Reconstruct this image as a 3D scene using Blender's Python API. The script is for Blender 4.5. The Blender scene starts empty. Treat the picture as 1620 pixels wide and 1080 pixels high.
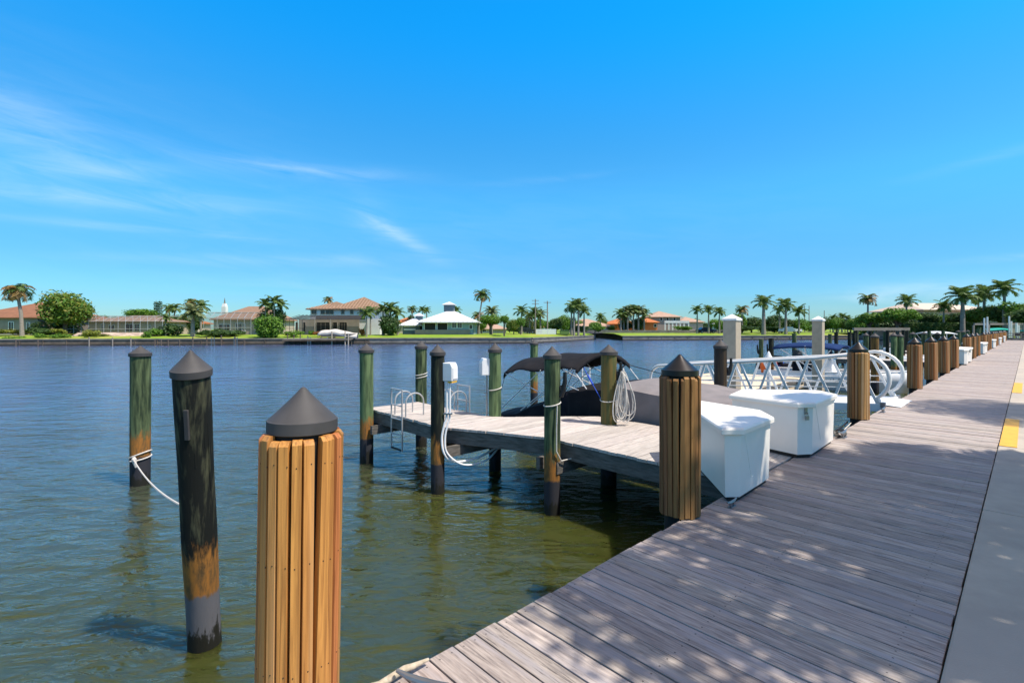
import bpy, math, random
from mathutils import Vector, Matrix, noise
from mathutils.geometry import tessellate_polygon

# ------------------------------------------------------------------ camera
F, HZ, EYE = 771.0, 520.0, 1.6          # focal length and horizon row of the 1620 px photograph, eye height over the deck
ANG = math.atan2(0.687, 0.7266)         # heading of the boardwalk
WATER = -1.0
R = math.radians
sc = bpy.context.scene
C = sc.collection
cam_d = bpy.data.cameras.new('camera'); cam = bpy.data.objects.new('camera', cam_d); C.objects.link(cam)
cam.location = (0, 0, EYE); cam.rotation_euler = (R(90), 0, 0)
cam_d.sensor_width = 36; cam_d.lens = F / 1620 * 36
cam_d.shift_y = -20 / 1620; cam_d.clip_start = 0.05; cam_d.clip_end = 3000
sc.camera = cam
sc.view_settings.view_transform = 'Standard'; sc.view_settings.look = 'None'
sc.view_settings.exposure = 0.35; sc.view_settings.gamma = 1
sc.render.resolution_x, sc.render.resolution_y = 1024, 682
# ------------------------------------------------------------------ sky and sun
SUN_EL = 60.0
SUN_DIR = Vector((0.90, -0.46, 0)).normalized()
w = bpy.data.worlds.new('World'); sc.world = w; w.use_nodes = True
nt = w.node_tree; N = nt.nodes; L = nt.links
for n_ in list(N): N.remove(n_)
def nd(tree, typ, **kw):
    n_ = tree.nodes.new(typ)
    for k, v in kw.items(): setattr(n_, k, v)
    return n_
def mth(tree, op, a, b=None, c=None, clamp=False):
    n_ = tree.nodes.new('ShaderNodeMath'); n_.operation = op; n_.use_clamp = clamp
    for i, x in enumerate((a, b, c)):
        if x is None: continue
        if isinstance(x, (int, float)): n_.inputs[i].default_value = x
        else: tree.links.new(x, n_.inputs[i])
    return n_.outputs[0]
sky = nd(nt, 'ShaderNodeTexSky'); sky.sky_type = 'NISHITA'; sky.sun_disc = False
sky.sun_elevation = R(SUN_EL); sky.sun_rotation = math.atan2(SUN_DIR.x, SUN_DIR.y)
sky.altitude = 0; sky.air_density = 1.0; sky.dust_density = 0.15; sky.ozone_density = 3.0
bg = nd(nt, 'ShaderNodeBackground'); bg.inputs[1].default_value = 0.11
out = nd(nt, 'ShaderNodeOutputWorld')
hs = nd(nt, 'ShaderNodeHueSaturation'); hs.inputs['Hue'].default_value = 0.484; hs.inputs['Saturation'].default_value = 1.22
L.new(sky.outputs[0], hs.inputs['Color'])
tc = nd(nt, 'ShaderNodeTexCoord'); sep = nd(nt, 'ShaderNodeSeparateXYZ'); L.new(tc.outputs['Generated'], sep.inputs[0])
az = mth(nt, 'ARCTAN2', sep.outputs[0], sep.outputs[1]); el = mth(nt, 'ARCSINE', sep.outputs[2])
tint = nd(nt, 'ShaderNodeMix', data_type='RGBA', blend_type='MULTIPLY'); tint.inputs[0].default_value = 1
# grade of the sky by height above the horizon (the photograph's azure band, paler low down and towards the zenith)
ramp = nd(nt, 'ShaderNodeValToRGB'); cr = ramp.color_ramp; cr.interpolation = 'EASE'
L.new(mth(nt, 'DIVIDE', el, 1.5708, clamp=True), ramp.inputs[0])
stops = [(.0, (.40, .70, .93)), (.057, (.40, .78, 1.12)), (.177, (.56, 1.22, 1.52)), (.374, (.10, 1.60, 2.25)), (.50, (6.9, 2.3, 1.35)), (1.0, (10.4, 2.6, 1.1))]
while len(cr.elements) < len(stops): cr.elements.new(.5)
for e_, (p_, c_) in zip(cr.elements, stops): e_.position = p_; e_.color = (c_[0] / 12, c_[1] / 12, c_[2] / 12, 1)
rs = nd(nt, 'ShaderNodeVectorMath', operation='SCALE'); L.new(ramp.outputs[0], rs.inputs[0]); rs.inputs[3].default_value = 12.0
L.new(hs.outputs[0], tint.inputs[6]); L.new(rs.outputs[0], tint.inputs[7])
# thin high cirrus, placed by direction in the sky
def aer(u, v):
    a = math.atan2(u - 810, F); return a, math.atan2(HZ - v, math.hypot(F, u - 810))
comb = nd(nt, 'ShaderNodeCombineXYZ'); L.new(mth(nt, 'MULTIPLY', az, 2.2), comb.inputs[0])
L.new(mth(nt, 'MULTIPLY_ADD', az, 1.0, mth(nt, 'MULTIPLY', el, 13)), comb.inputs[1])
nz = nd(nt, 'ShaderNodeTexNoise'); nz.inputs['Scale'].default_value = 2.6; nz.inputs['Detail'].default_value = 9
nz.inputs['Roughness'].default_value = 0.62; nz.inputs['Distortion'].default_value = 0.7
L.new(comb.outputs[0], nz.inputs['Vector'])
rag = mth(nt, 'MULTIPLY_ADD', nz.outputs[0], 2.6, -0.75, clamp=True)
total = None
for (u, v, wu, wv, tilt, st) in [(150, 314, 190, 11, 4, .55), (120, 270, 110, 9, 9, .35), (40, 205, 120, 36, -18, .38), (200, 260, 330, 90, -12, .14),
        (480, 270, 150, 10, 2, .5), (590, 345, 42, 26, -40, .3), (640, 378, 60, 10, -27, .75), (470, 412, 240, 8, 3, .38), (180, 358, 150, 5, 2, .3),
        (400, 378, 70, 4, 0, .22), (850, 380, 520, 70, 0, .10), (620, 452, 380, 20, 0, .2), (1430, 463, 80, 10, 4, .7), (1580, 246, 90, 6, 7, .16),
        (1590, 409, 60, 4, 0, .3), (1480, 470, 160, 22, 0, .3), (860, 285, 120, 5, 3, .14)]:
    a0, e0 = aer(u, v); wa = wu / F * 0.8; we = wv / F; ct, st_ = math.cos(R(tilt)), math.sin(R(tilt))
    da = mth(nt, 'SUBTRACT', az, a0); de = mth(nt, 'SUBTRACT', el, e0)
    p = mth(nt, 'DIVIDE', mth(nt, 'ADD', mth(nt, 'MULTIPLY', da, ct), mth(nt, 'MULTIPLY', de, st_)), wa)
    q = mth(nt, 'DIVIDE', mth(nt, 'SUBTRACT', mth(nt, 'MULTIPLY', de, ct), mth(nt, 'MULTIPLY', da, st_)), we)
    r2 = mth(nt, 'ADD', mth(nt, 'MULTIPLY', p, p), mth(nt, 'MULTIPLY', q, q))
    g = mth(nt, 'MULTIPLY', mth(nt, 'EXPONENT', mth(nt, 'MULTIPLY', r2, -1.0)), st * .52)
    total = g if total is None else mth(nt, 'ADD', total, g)
cl = mth(nt, 'MULTIPLY', total, rag, clamp=True)
cmix = nd(nt, 'ShaderNodeMix', data_type='RGBA'); L.new(cl, cmix.inputs[0]); L.new(tint.outputs[2], cmix.inputs[6])
cmix.inputs[7].default_value = (6.0, 7.4, 8.4, 1)
L.new(cmix.outputs[2], bg.inputs[0]); L.new(bg.outputs[0], out.inputs[0])
sun_d = bpy.data.lights.new('sun', 'SUN'); sun = bpy.data.objects.new('sun', sun_d); C.objects.link(sun)
sun_d.energy = 5.0; sun_d.angle = R(0.53); sun_d.color = (1.0, 0.94, 0.84)
sv = Vector((SUN_DIR.x * math.cos(R(SUN_EL)), SUN_DIR.y * math.cos(R(SUN_EL)), math.sin(R(SUN_EL))))
sun.rotation_euler = sv.to_track_quat('Z', 'Y').to_euler(); sun.location = (20, -10, 30)

# ------------------------------------------------------------------ helpers
def SN(s, n, z=0.0):                    # s metres along the boardwalk, n metres out over the water
    return Vector((0.7266 * s - 0.687 * n, 0.687 * s + 0.7266 * n, z))
def at(u, Y, z=0.0): return Vector(((u - 810) / F * Y, Y, z))
def zat(v, Y): return EYE - (v - HZ) / F * Y

class MB:
    def __init__(self): self.v = []; self.f = []; self.m = []
    def add(self, vs, fs, m=0):
        o = len(self.v); self.v += [tuple(x) for x in vs]
        for f in fs: self.f.append(tuple(i + o for i in f)); self.m.append(m)
        return self
    def box(self, c, s, rz=0.0, m=0, top=1.0):
        hx, hy, hz = s[0] / 2, s[1] / 2, s[2] / 2; cs, sn = math.cos(rz), math.sin(rz); vs = []
        for z, k in ((-hz, 1), (hz, top)):
            for x, y in ((-hx, -hy), (hx, -hy), (hx, hy), (-hx, hy)):
                x2, y2 = x * k, y * k
                vs.append((c[0] + x2 * cs - y2 * sn, c[1] + x2 * sn + y2 * cs, c[2] + z))
        return self.add(vs, [(3, 2, 1, 0), (4, 5, 6, 7), (0, 1, 5, 4), (1, 2, 6, 5), (2, 3, 7, 6), (3, 0, 4, 7)], m)
    def beam(self, p0, p1, w_, h_, m=0):
        p0, p1 = Vector(p0), Vector(p1); d = (p1 - p0).normalized()
        up = Vector((0, 0, 1)) if abs(d.z) < .95 else Vector((0, 1, 0))
        a = d.cross(up).normalized(); b = a.cross(d); vs = []
        for p in (p0, p1):
            for i, j in ((-1, -1), (1, -1), (1, 1), (-1, 1)): vs.append(p + a * (i * w_ / 2) + b * (j * h_ / 2))
        return self.add(vs, [(3, 2, 1, 0), (4, 5, 6, 7), (0, 1, 5, 4), (1, 2, 6, 5), (2, 3, 7, 6), (3, 0, 4, 7)], m)
    def tube(self, pts, r, seg=8, m=0, cap=True):
        pts = [Vector(p) for p in pts]; n = len(pts); rs = r if isinstance(r, (list, tuple)) else [r] * n
        o = len(self.v); prev = None
        for i, p in enumerate(pts):
            t = (pts[min(i + 1, n - 1)] - pts[max(i - 1, 0)]).normalized()
            if prev is None:
                a = t.cross(Vector((0, 0, 1)) if abs(t.z) < .9 else Vector((1, 0, 0))).normalized()
            else:
                a = (prev - t * prev.dot(t)); a = a.normalized() if a.length > 1e-6 else t.orthogonal().normalized()
            prev = a; b = t.cross(a)
            for k in range(seg):
                th = 2 * math.pi * k / seg
                self.v.append(tuple(p + (a * math.cos(th) + b * math.sin(th)) * rs[i]))
        for i in range(n - 1):
            for k in range(seg):
                k2 = (k + 1) % seg
                self.f.append((o + i * seg + k, o + i * seg + k2, o + (i + 1) * seg + k2, o + (i + 1) * seg + k)); self.m.append(m)
        if cap:
            self.f.append(tuple(o + k for k in range(seg))[::-1]); self.m.append(m)
            self.f.append(tuple(o + (n - 1) * seg + k for k in range(seg))); self.m.append(m)
        return self
    def lathe(self, prof, seg=24, c=(0, 0, 0), m=0, jit=0.0, rnd=None):
        o = len(self.v)
        for (r, z) in prof:
            for k in range(seg):
                th = 2 * math.pi * k / seg; rr = r * (1 + (rnd.uniform(-jit, jit) if rnd else 0))
                self.v.append((c[0] + rr * math.cos(th), c[1] + rr * math.sin(th), c[2] + z))
        for i in range(len(prof) - 1):
            for k in range(seg):
                k2 = (k + 1) % seg
                self.f.append((o + i * seg + k, o + i * seg + k2, o + (i + 1) * seg + k2, o + (i + 1) * seg + k)); self.m.append(m)
        self.f.append(tuple(o + k for k in range(seg))[::-1]); self.m.append(m)
        self.f.append(tuple(o + (len(prof) - 1) * seg + k for k in range(seg))); self.m.append(m)
        return self
    def prism(self, p0, z0, z1, p1=None, m=0):
        n = len(p0); p1 = p1 or p0
        z0 = z0 if isinstance(z0, (list, tuple)) else [z0] * n; z1 = z1 if isinstance(z1, (list, tuple)) else [z1] * n
        vs = [(p[0], p[1], z) for p, z in zip(p0, z0)] + [(p[0], p[1], z) for p, z in zip(p1, z1)]
        fs = [tuple(range(n))[::-1], tuple(range(n, 2 * n))] + [(i, (i + 1) % n, (i + 1) % n + n, i + n) for i in range(n)]
        return self.add(vs, fs, m)
    def grid(self, rows, m=0):
        o = len(self.v); nr, nc = len(rows), len(rows[0])
        for r_ in rows: self.v += [tuple(p) for p in r_]
        for i in range(nr - 1):
            for j in range(nc - 1):
                self.f.append((o + i * nc + j, o + i * nc + j + 1, o + (i + 1) * nc + j + 1, o + (i + 1) * nc + j)); self.m.append(m)
        return self
    def xf(self, mat):
        self.v = [tuple(mat @ Vector(p)) for p in self.v]; return self
    def mesh(self, name, mats, smooth=False):
        me = bpy.data.meshes.new(name); me.from_pydata(self.v, [], self.f)
        for m_ in (mats if isinstance(mats, (list, tuple)) else [mats]): me.materials.append(m_)
        if len(me.materials) > 1: me.polygons.foreach_set('material_index', self.m)
        if smooth:
            me.polygons.foreach_set('use_smooth', [True] * len(me.polygons)); me.update()
            me.set_sharp_from_angle(angle=R(38))
        me.update(); return me
    def build(self, name, mats, parent=None, smooth=False, bevel=0.0, solid=0.0, loc=None, rz=None):
        o = bpy.data.objects.new(name, self.mesh(name, mats, smooth)); C.objects.link(o)
        if parent is not None: o.parent = parent
        if loc is not None: o.location = loc
        if rz is not None: o.rotation_euler = (0, 0, rz)
        if solid: md = o.modifiers.new('solid', 'SOLIDIFY'); md.thickness = solid; md.offset = 0
        if bevel:
            md = o.modifiers.new('bevel', 'BEVEL'); md.width = bevel; md.segments = 2; md.limit_method = 'ANGLE'; md.angle_limit = R(40)
        return o
def smooth(pts, k=5):
    pts = [Vector(p) for p in pts]; res = []
    for i in range(len(pts) - 1):
        p0, p1, p2, p3 = pts[max(0, i - 1)], pts[i], pts[i + 1], pts[min(len(pts) - 1, i + 2)]
        for j in range(k):
            u = j / k; res.append(.5 * ((2 * p1) + (p2 - p0) * u + (2 * p0 - 5 * p1 + 4 * p2 - p3) * u * u + (3 * p1 - p0 - 3 * p2 + p3) * u ** 3))
    return res + [pts[-1]]
def inset(poly, d):
    n = len(poly); A = sum(poly[i][0] * poly[(i + 1) % n][1] - poly[(i + 1) % n][0] * poly[i][1] for i in range(n))
    sg = 1 if A > 0 else -1; res = []
    for i in range(n):
        p0, p1, p2 = (Vector(poly[(i - 1) % n]), Vector(poly[i]), Vector(poly[(i + 1) % n]))
        d1 = (p1 - p0).normalized(); d2 = (p2 - p1).normalized()
        n1 = Vector((-d1.y, d1.x)) * sg; n2 = Vector((-d2.y, d2.x)) * sg; b = (n1 + n2).normalized()
        res.append(tuple(p1 + b * (d / max(.3, b.dot(n1)))))
    return res
USED = {}
def tag(o, label=None, cat=None, group=None, kind=None):
    if label: o['label'] = label
    if cat: o['category'] = cat
    if group: o['group'] = group
    if kind: o['kind'] = kind
    return o
def thing(name, label, cat, loc=(0, 0, 0), rz=0.0, group=None):
    o = bpy.data.objects.new(name, None); C.objects.link(o); o.empty_display_size = .2
    o.location = loc; o.rotation_euler = (0, 0, rz); return tag(o, label, cat, group)
def dup(root, loc=None, rz=None, label=None, group=None, scale=None):
    def cp(o, par):
        c = o.copy(); C.objects.link(c)
        if par is not None: c.parent = par
        for ch in KIDS.get(o.name, o.children): cp(ch, c)
        return c
    c = cp(root, None)
    if loc is not None: c.location = loc
    if rz is not None: c.rotation_euler = (0, 0, rz)
    if scale is not None: c.scale = scale if isinstance(scale, (tuple, list)) else (scale,) * 3
    if label: c['label'] = label
    if group: c['group'] = group
    return c
KIDS = {}
ORD = 'first second third fourth fifth sixth seventh eighth ninth tenth eleventh twelfth thirteenth fourteenth fifteenth sixteenth seventeenth eighteenth nineteenth twentieth twenty-first twenty-second twenty-third twenty-fourth twenty-fifth twenty-sixth twenty-seventh twenty-eighth'.split()

# ------------------------------------------------------------------ materials
def mat(name, c1, c2=None, rough=0.6, metal=0.0, scale=8.0, stretch=(1, 1, 1), lo=.35, hi=.65, island=0.0, bump=0.0, bscale=None,
        detail=6, spec=0.4, coat=0.0, alpha=1.0, world=False, distort=0.0, transl=0.0, c3=None):
    m = bpy.data.materials.new(name); m.use_nodes = True; t = m.node_tree
    b = t.nodes['Principled BSDF']; b.inputs['Roughness'].default_value = rough; b.inputs['Metallic'].default_value = metal
    b.inputs['Specular IOR Level'].default_value = spec; b.inputs['Coat Weight'].default_value = coat; b.inputs['Alpha'].default_value = alpha
    c2 = c2 or tuple(x * .85 for x in c1)
    tcn = nd(t, 'ShaderNodeTexCoord'); geo = nd(t, 'ShaderNodeNewGeometry')
    vec = geo.outputs['Position'] if world else tcn.outputs['Object']
    mp = nd(t, 'ShaderNodeMapping'); mp.inputs['Scale'].default_value = stretch; t.links.new(vec, mp.inputs[0])
    if island:
        off = nd(t, 'ShaderNodeCombineXYZ')
        for i in range(3): t.links.new(mth(t, 'MULTIPLY', geo.outputs['Random Per Island'], 13.7 * (i + 1)), off.inputs[i])
        t.links.new(off.outputs[0], mp.inputs['Location'])
    no = nd(t, 'ShaderNodeTexNoise'); no.inputs['Scale'].default_value = scale; no.inputs['Detail'].default_value = detail
    no.inputs['Distortion'].default_value = distort; no.inputs['Roughness'].default_value = .6
    t.links.new(mp.outputs[0], no.inputs['Vector'])
    mr = nd(t, 'ShaderNodeMapRange'); mr.inputs[1].default_value = lo; mr.inputs[2].default_value = hi; t.links.new(no.outputs[0], mr.inputs[0])
    mx = nd(t, 'ShaderNodeMix', data_type='RGBA'); t.links.new(mr.outputs[0], mx.inputs[0])
    mx.inputs[6].default_value = (*c1, 1); mx.inputs[7].default_value = (*c2, 1); col = mx.outputs[2]
    if c3:
        n3 = nd(t, 'ShaderNodeTexNoise'); n3.inputs['Scale'].default_value = scale * .23; t.links.new(mp.outputs[0], n3.inputs['Vector'])
        r3 = nd(t, 'ShaderNodeMapRange'); r3.inputs[1].default_value = .5; r3.inputs[2].default_value = .68; t.links.new(n3.outputs[0], r3.inputs[0])
        m3 = nd(t, 'ShaderNodeMix', data_type='RGBA'); t.links.new(r3.outputs[0], m3.inputs[0]); t.links.new(col, m3.inputs[6])
        m3.inputs[7].default_value = (*c3, 1); col = m3.outputs[2]
    if island:
        v = mth(t, 'MULTIPLY_ADD', geo.outputs['Random Per Island'], 2 * island, 1 - island)
        h = nd(t, 'ShaderNodeHueSaturation'); t.links.new(v, h.inputs['Value']); t.links.new(col, h.inputs['Color']); col = h.outputs[0]
        t.links.new(mth(t, 'MULTIPLY_ADD', mth(t, 'FRACT', mth(t, 'MULTIPLY', geo.outputs['Random Per Island'], 37.0)), .022, .488), h.inputs['Hue'])
    t.links.new(col, b.inputs['Base Color'])
    if bump:
        bn = no
        if bscale:
            bn = nd(t, 'ShaderNodeTexNoise'); bn.inputs['Scale'].default_value = bscale; bn.inputs['Detail'].default_value = 5; t.links.new(mp.outputs[0], bn.inputs['Vector'])
        bp = nd(t, 'ShaderNodeBump'); bp.inputs['Strength'].default_value = 1.0; bp.inputs['Distance'].default_value = bump
        t.links.new(bn.outputs[0], bp.inputs['Height']); t.links.new(bp.outputs[0], b.inputs['Normal'])
    if transl:
        tr = nd(t, 'ShaderNodeBsdfTranslucent'); t.links.new(col, tr.inputs[0]); ms = nd(t, 'ShaderNodeMixShader'); ms.inputs[0].default_value = transl
        o = t.nodes['Material Output']; t.links.new(b.outputs[0], ms.inputs[1]); t.links.new(tr.outputs[0], ms.inputs[2]); t.links.new(ms.outputs[0], o.inputs[0])
    m['col'] = col.node.name
    return m
def cracks(m, stretch, amount=.55, dark=(.06, .05, .045)):
    t = m.node_tree; b = t.nodes['Principled BSDF']; col = b.inputs['Base Color'].links[0].from_socket
    tcn = nd(t, 'ShaderNodeTexCoord'); geo = nd(t, 'ShaderNodeNewGeometry'); mp = nd(t, 'ShaderNodeMapping'); mp.inputs['Scale'].default_value = stretch
    t.links.new(tcn.outputs['Object'], mp.inputs[0]); of = nd(t, 'ShaderNodeCombineXYZ'); t.links.new(mth(t, 'MULTIPLY', geo.outputs['Random Per Island'], 91.0), of.inputs[2]); t.links.new(of.outputs[0], mp.inputs['Location'])
    n1 = nd(t, 'ShaderNodeTexNoise'); n1.inputs['Scale'].default_value = 1; n1.inputs['Detail'].default_value = 8; n1.inputs['Roughness'].default_value = .7; t.links.new(mp.outputs[0], n1.inputs['Vector'])
    n2 = nd(t, 'ShaderNodeTexNoise'); n2.inputs['Scale'].default_value = 2.1; n2.inputs['Detail'].default_value = 4; t.links.new(tcn.outputs['Object'], n2.inputs['Vector'])
    r1 = nd(t, 'ShaderNodeMapRange'); r1.inputs[1].default_value = .54; r1.inputs[2].default_value = .66; t.links.new(n1.outputs[0], r1.inputs[0])
    r2 = nd(t, 'ShaderNodeMapRange'); r2.inputs[1].default_value = .38; r2.inputs[2].default_value = .62; t.links.new(n2.outputs[0], r2.inputs[0])
    f = mth(t, 'MULTIPLY', mth(t, 'MULTIPLY', r1.outputs[0], r2.outputs[0]), amount)
    x = nd(t, 'ShaderNodeMix', data_type='RGBA'); t.links.new(f, x.inputs[0]); t.links.new(col, x.inputs[6]); x.inputs[7].default_value = (*dark, 1); t.links.new(x.outputs[2], b.inputs['Base Color'])
M = {}
M['deck'] = mat('weathered_deck', (.435, .365, .315), (.205, .168, .15), rough=.75, scale=3.2, stretch=(22, 1.6, 6), island=.15, bump=.004, lo=.38, hi=.68, detail=9, spec=.25, c3=(.34, .30, .29))
M['deck2'] = mat('bleached_deck', (.52, .47, .425), (.30, .26, .235), rough=.8, scale=3.0, stretch=(1.4, 20, 6), island=.13, bump=.004, lo=.4, hi=.72, detail=8, spec=.2)
def screws(m):
    t = m.node_tree; b = t.nodes['Principled BSDF']; col = b.inputs['Base Color'].links[0].from_socket; tcn = nd(t, 'ShaderNodeTexCoord'); s = nd(t, 'ShaderNodeSeparateXYZ'); t.links.new(tcn.outputs['Object'], s.inputs[0])
    fx_ = mth(t, 'MULTIPLY', mth(t, 'FRACT', mth(t, 'DIVIDE', mth(t, 'ADD', s.outputs[0], 11.3 * .1463 * 1000 + 1.3 - .3 * .1463 * 1000), .1463)), .1463)
    dx = mth(t, 'MINIMUM', mth(t, 'ABSOLUTE', mth(t, 'SUBTRACT', fx_, .034)), mth(t, 'ABSOLUTE', mth(t, 'SUBTRACT', fx_, .106)))
    dy = None
    for yy in (.45, 1.2, 1.955):
        q = mth(t, 'ABSOLUTE', mth(t, 'SUBTRACT', s.outputs[1], yy)); dy = q if dy is None else mth(t, 'MINIMUM', dy, q)
    d = mth(t, 'SQRT', mth(t, 'ADD', mth(t, 'MULTIPLY', dx, dx), mth(t, 'MULTIPLY', dy, dy))); f = mth(t, 'LESS_THAN', d, .0048)
    x = nd(t, 'ShaderNodeMix', data_type='RGBA'); t.links.new(mth(t, 'MULTIPLY', f, .8), x.inputs[0]); t.links.new(col, x.inputs[6]); x.inputs[7].default_value = (.05, .04, .035, 1); t.links.new(x.outputs[2], b.inputs['Base Color'])
cracks(M['deck'], (95, 5, 30), .9); screws(M['deck']); cracks(M['deck2'], (5, 80, 30), .5, (.12, .10, .09))
M['stringer'] = mat('grey_stringer', (.15, .135, .12), (.07, .065, .055), rough=.85, scale=2.5, stretch=(3, 2, 14), bump=.004)
M['concrete'] = mat('concrete', (.47, .41, .335), (.35, .305, .255), rough=.85, scale=2.2, bump=.002, bscale=90, detail=10, spec=.2, lo=.3, hi=.7, c3=(.36, .32, .275))
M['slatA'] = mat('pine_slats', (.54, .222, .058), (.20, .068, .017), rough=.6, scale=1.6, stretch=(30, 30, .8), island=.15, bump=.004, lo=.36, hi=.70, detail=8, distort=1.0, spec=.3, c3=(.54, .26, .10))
M['slatB'] = mat('shaded_slats', (.31, .145, .052), (.14, .058, .020), rough=.7, scale=1.5, stretch=(18, 18, .7), island=.2, bump=.003, lo=.36, hi=.66, detail=8, distort=.8, spec=.25)  # slats in a darker brown, with the piling's shade put into the colour
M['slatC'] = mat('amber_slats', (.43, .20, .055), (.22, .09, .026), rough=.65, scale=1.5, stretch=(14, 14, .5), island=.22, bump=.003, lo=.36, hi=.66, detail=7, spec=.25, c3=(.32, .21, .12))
cracks(M['slatA'], (55, 55, 2.2), .6, (.15, .05, .014)); cracks(M['slatB'], (55, 55, 2.2), .7, (.05, .022, .01)); cracks(M['slatC'], (40, 40, 1.6), .6, (.09, .035, .012))
M['capg'] = mat('grey_cap', (.066, .062, .062), (.05, .047, .047), rough=.62, scale=6, spec=.25)
M['capb'] = mat('black_cap', (.008, .008, .010), (.012, .012, .013), rough=.32, scale=6, spec=.35)
M['gel'] = mat('white_gelcoat', (.86, .79, .70), (.77, .70, .61), rough=.35, scale=1.4, lo=.45, hi=.8, spec=.5, detail=8)
M['white'] = mat('white_paint', (.78, .78, .77), (.70, .70, .69), rough=.4, scale=3)
M['alu'] = mat('aluminium', (.74, .72, .69), (.66, .64, .61), rough=.45, metal=.15, scale=6)
M['alug'] = mat('grey_aluminium', (.50, .49, .48), (.38, .38, .38), rough=.4, metal=.4, scale=6)
M['black'] = mat('black_plastic', (.012, .012, .013), rough=.5)
M['oldrope'] = mat('old_rope', (.50, .42, .31), (.33, .27, .19), rough=.9, scale=50, bump=.003)
M['rope'] = mat('rope', (.66, .62, .56), (.45, .42, .37), rough=.9, scale=60, bump=.002)
M['navy'] = mat('navy_canvas', (.012, .028, .09), (.018, .04, .12), rough=.9, scale=5, spec=.08)
M['blackcv'] = mat('black_canvas', (.014, .014, .016), (.022, .021, .023), rough=.9, scale=4, bump=.01, spec=.08)
M['darkcv'] = mat('dark_cover', (.008, .009, .014), (.016, .016, .02), rough=.8, scale=3, bump=.03, spec=.15)
M['greycv'] = mat('grey_cover', (.23, .205, .205), (.18, .165, .165), rough=.85, scale=2.5, bump=.02, spec=.15)
M['sand'] = mat('sand_dock', (.66, .53, .37), (.58, .46, .32), rough=.85, scale=1.5, bump=.002, bscale=40)
M['column'] = mat('column_render', (.43, .36, .27), (.37, .31, .235), rough=.85, scale=5, bump=.002, bscale=60)
M['yellow'] = mat('yellow_paint', (.74, .40, .03), (.60, .30, .03), rough=.6, scale=9, lo=.3, hi=.8, detail=9)
M['strap'] = mat('steel', (.35, .35, .36), rough=.35, metal=.9)
M['orange'] = mat('orange_vest', (.75, .14, .02), rough=.7)
M['red'] = mat('red_cloth', (.45, .05, .04), rough=.8); M['blue'] = mat('blue_cloth', (.02, .07, .42), rough=.7)
M['glass'] = mat('window_glass', (.02, .024, .028), (.035, .04, .045), rough=.08, spec=.6)
M['dark'] = mat('dark_interior', (.02, .019, .018), rough=.8)
M['screen'] = mat('insect_screen', (.10, .10, .10), rough=.9, alpha=.35)
M['screenb'] = mat('dark_screen', (.035, .033, .032), rough=.9, alpha=.72)
M['grass'] = mat('grass', (.21, .31, .03), (.13, .22, .025), rough=.9, scale=.35, detail=12, spec=.1, lo=.35, hi=.7, bump=.03, bscale=9, world=True, c3=(.28, .30, .06))
M['seawall'] = mat('seawall_concrete', (.22, .20, .17), (.12, .11, .095), rough=.9, scale=.9, stretch=(1, 1, 3), detail=9)
M['wetwall'] = mat('wet_wall', (.035, .032, .026), (.06, .05, .04), rough=.6, scale=1.2)
M['asphalt'] = mat('asphalt', (.13, .125, .12), (.10, .10, .10), rough=.9, scale=2, world=True)
M['trunk'] = mat('palm_trunk', (.30, .26, .21), (.19, .16, .13), rough=.9, scale=2, stretch=(1, 1, 9))
M['bark'] = mat('bark', (.13, .10, .075), (.08, .06, .045), rough=.95, scale=5)
M['shaft'] = mat('crownshaft', (.12, .19, .04), rough=.5)
def leafmat(name, a, b, c=None): return mat(name, a, b, rough=.55, scale=.55, island=.32, lo=.35, hi=.65, detail=3, transl=.28, spec=.35, c3=c)
M['leafA'] = leafmat('bright_leaves', (.14, .27, .02), (.07, .16, .018))
M['leafB'] = leafmat('mango_leaves', (.15, .25, .025), (.07, .16, .018), (.28, .18, .04))
M['leafC'] = leafmat('dark_leaves', (.07, .13, .028), (.04, .085, .02))
M['leafD'] = leafmat('yellow_leaves', (.26, .27, .035), (.16, .20, .03))
M['leafF'] = leafmat('flower_leaves', (.45, .10, .02), (.10, .14, .03))
M['frondA'] = leafmat('palm_fronds', (.11, .185, .035), (.07, .12, .028))
M['frondB'] = leafmat('brown_fronds', (.40, .22, .08), (.20, .16, .05))
M['frondC'] = leafmat('silvery_fronds', (.21, .24, .10), (.13, .17, .06))

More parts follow.
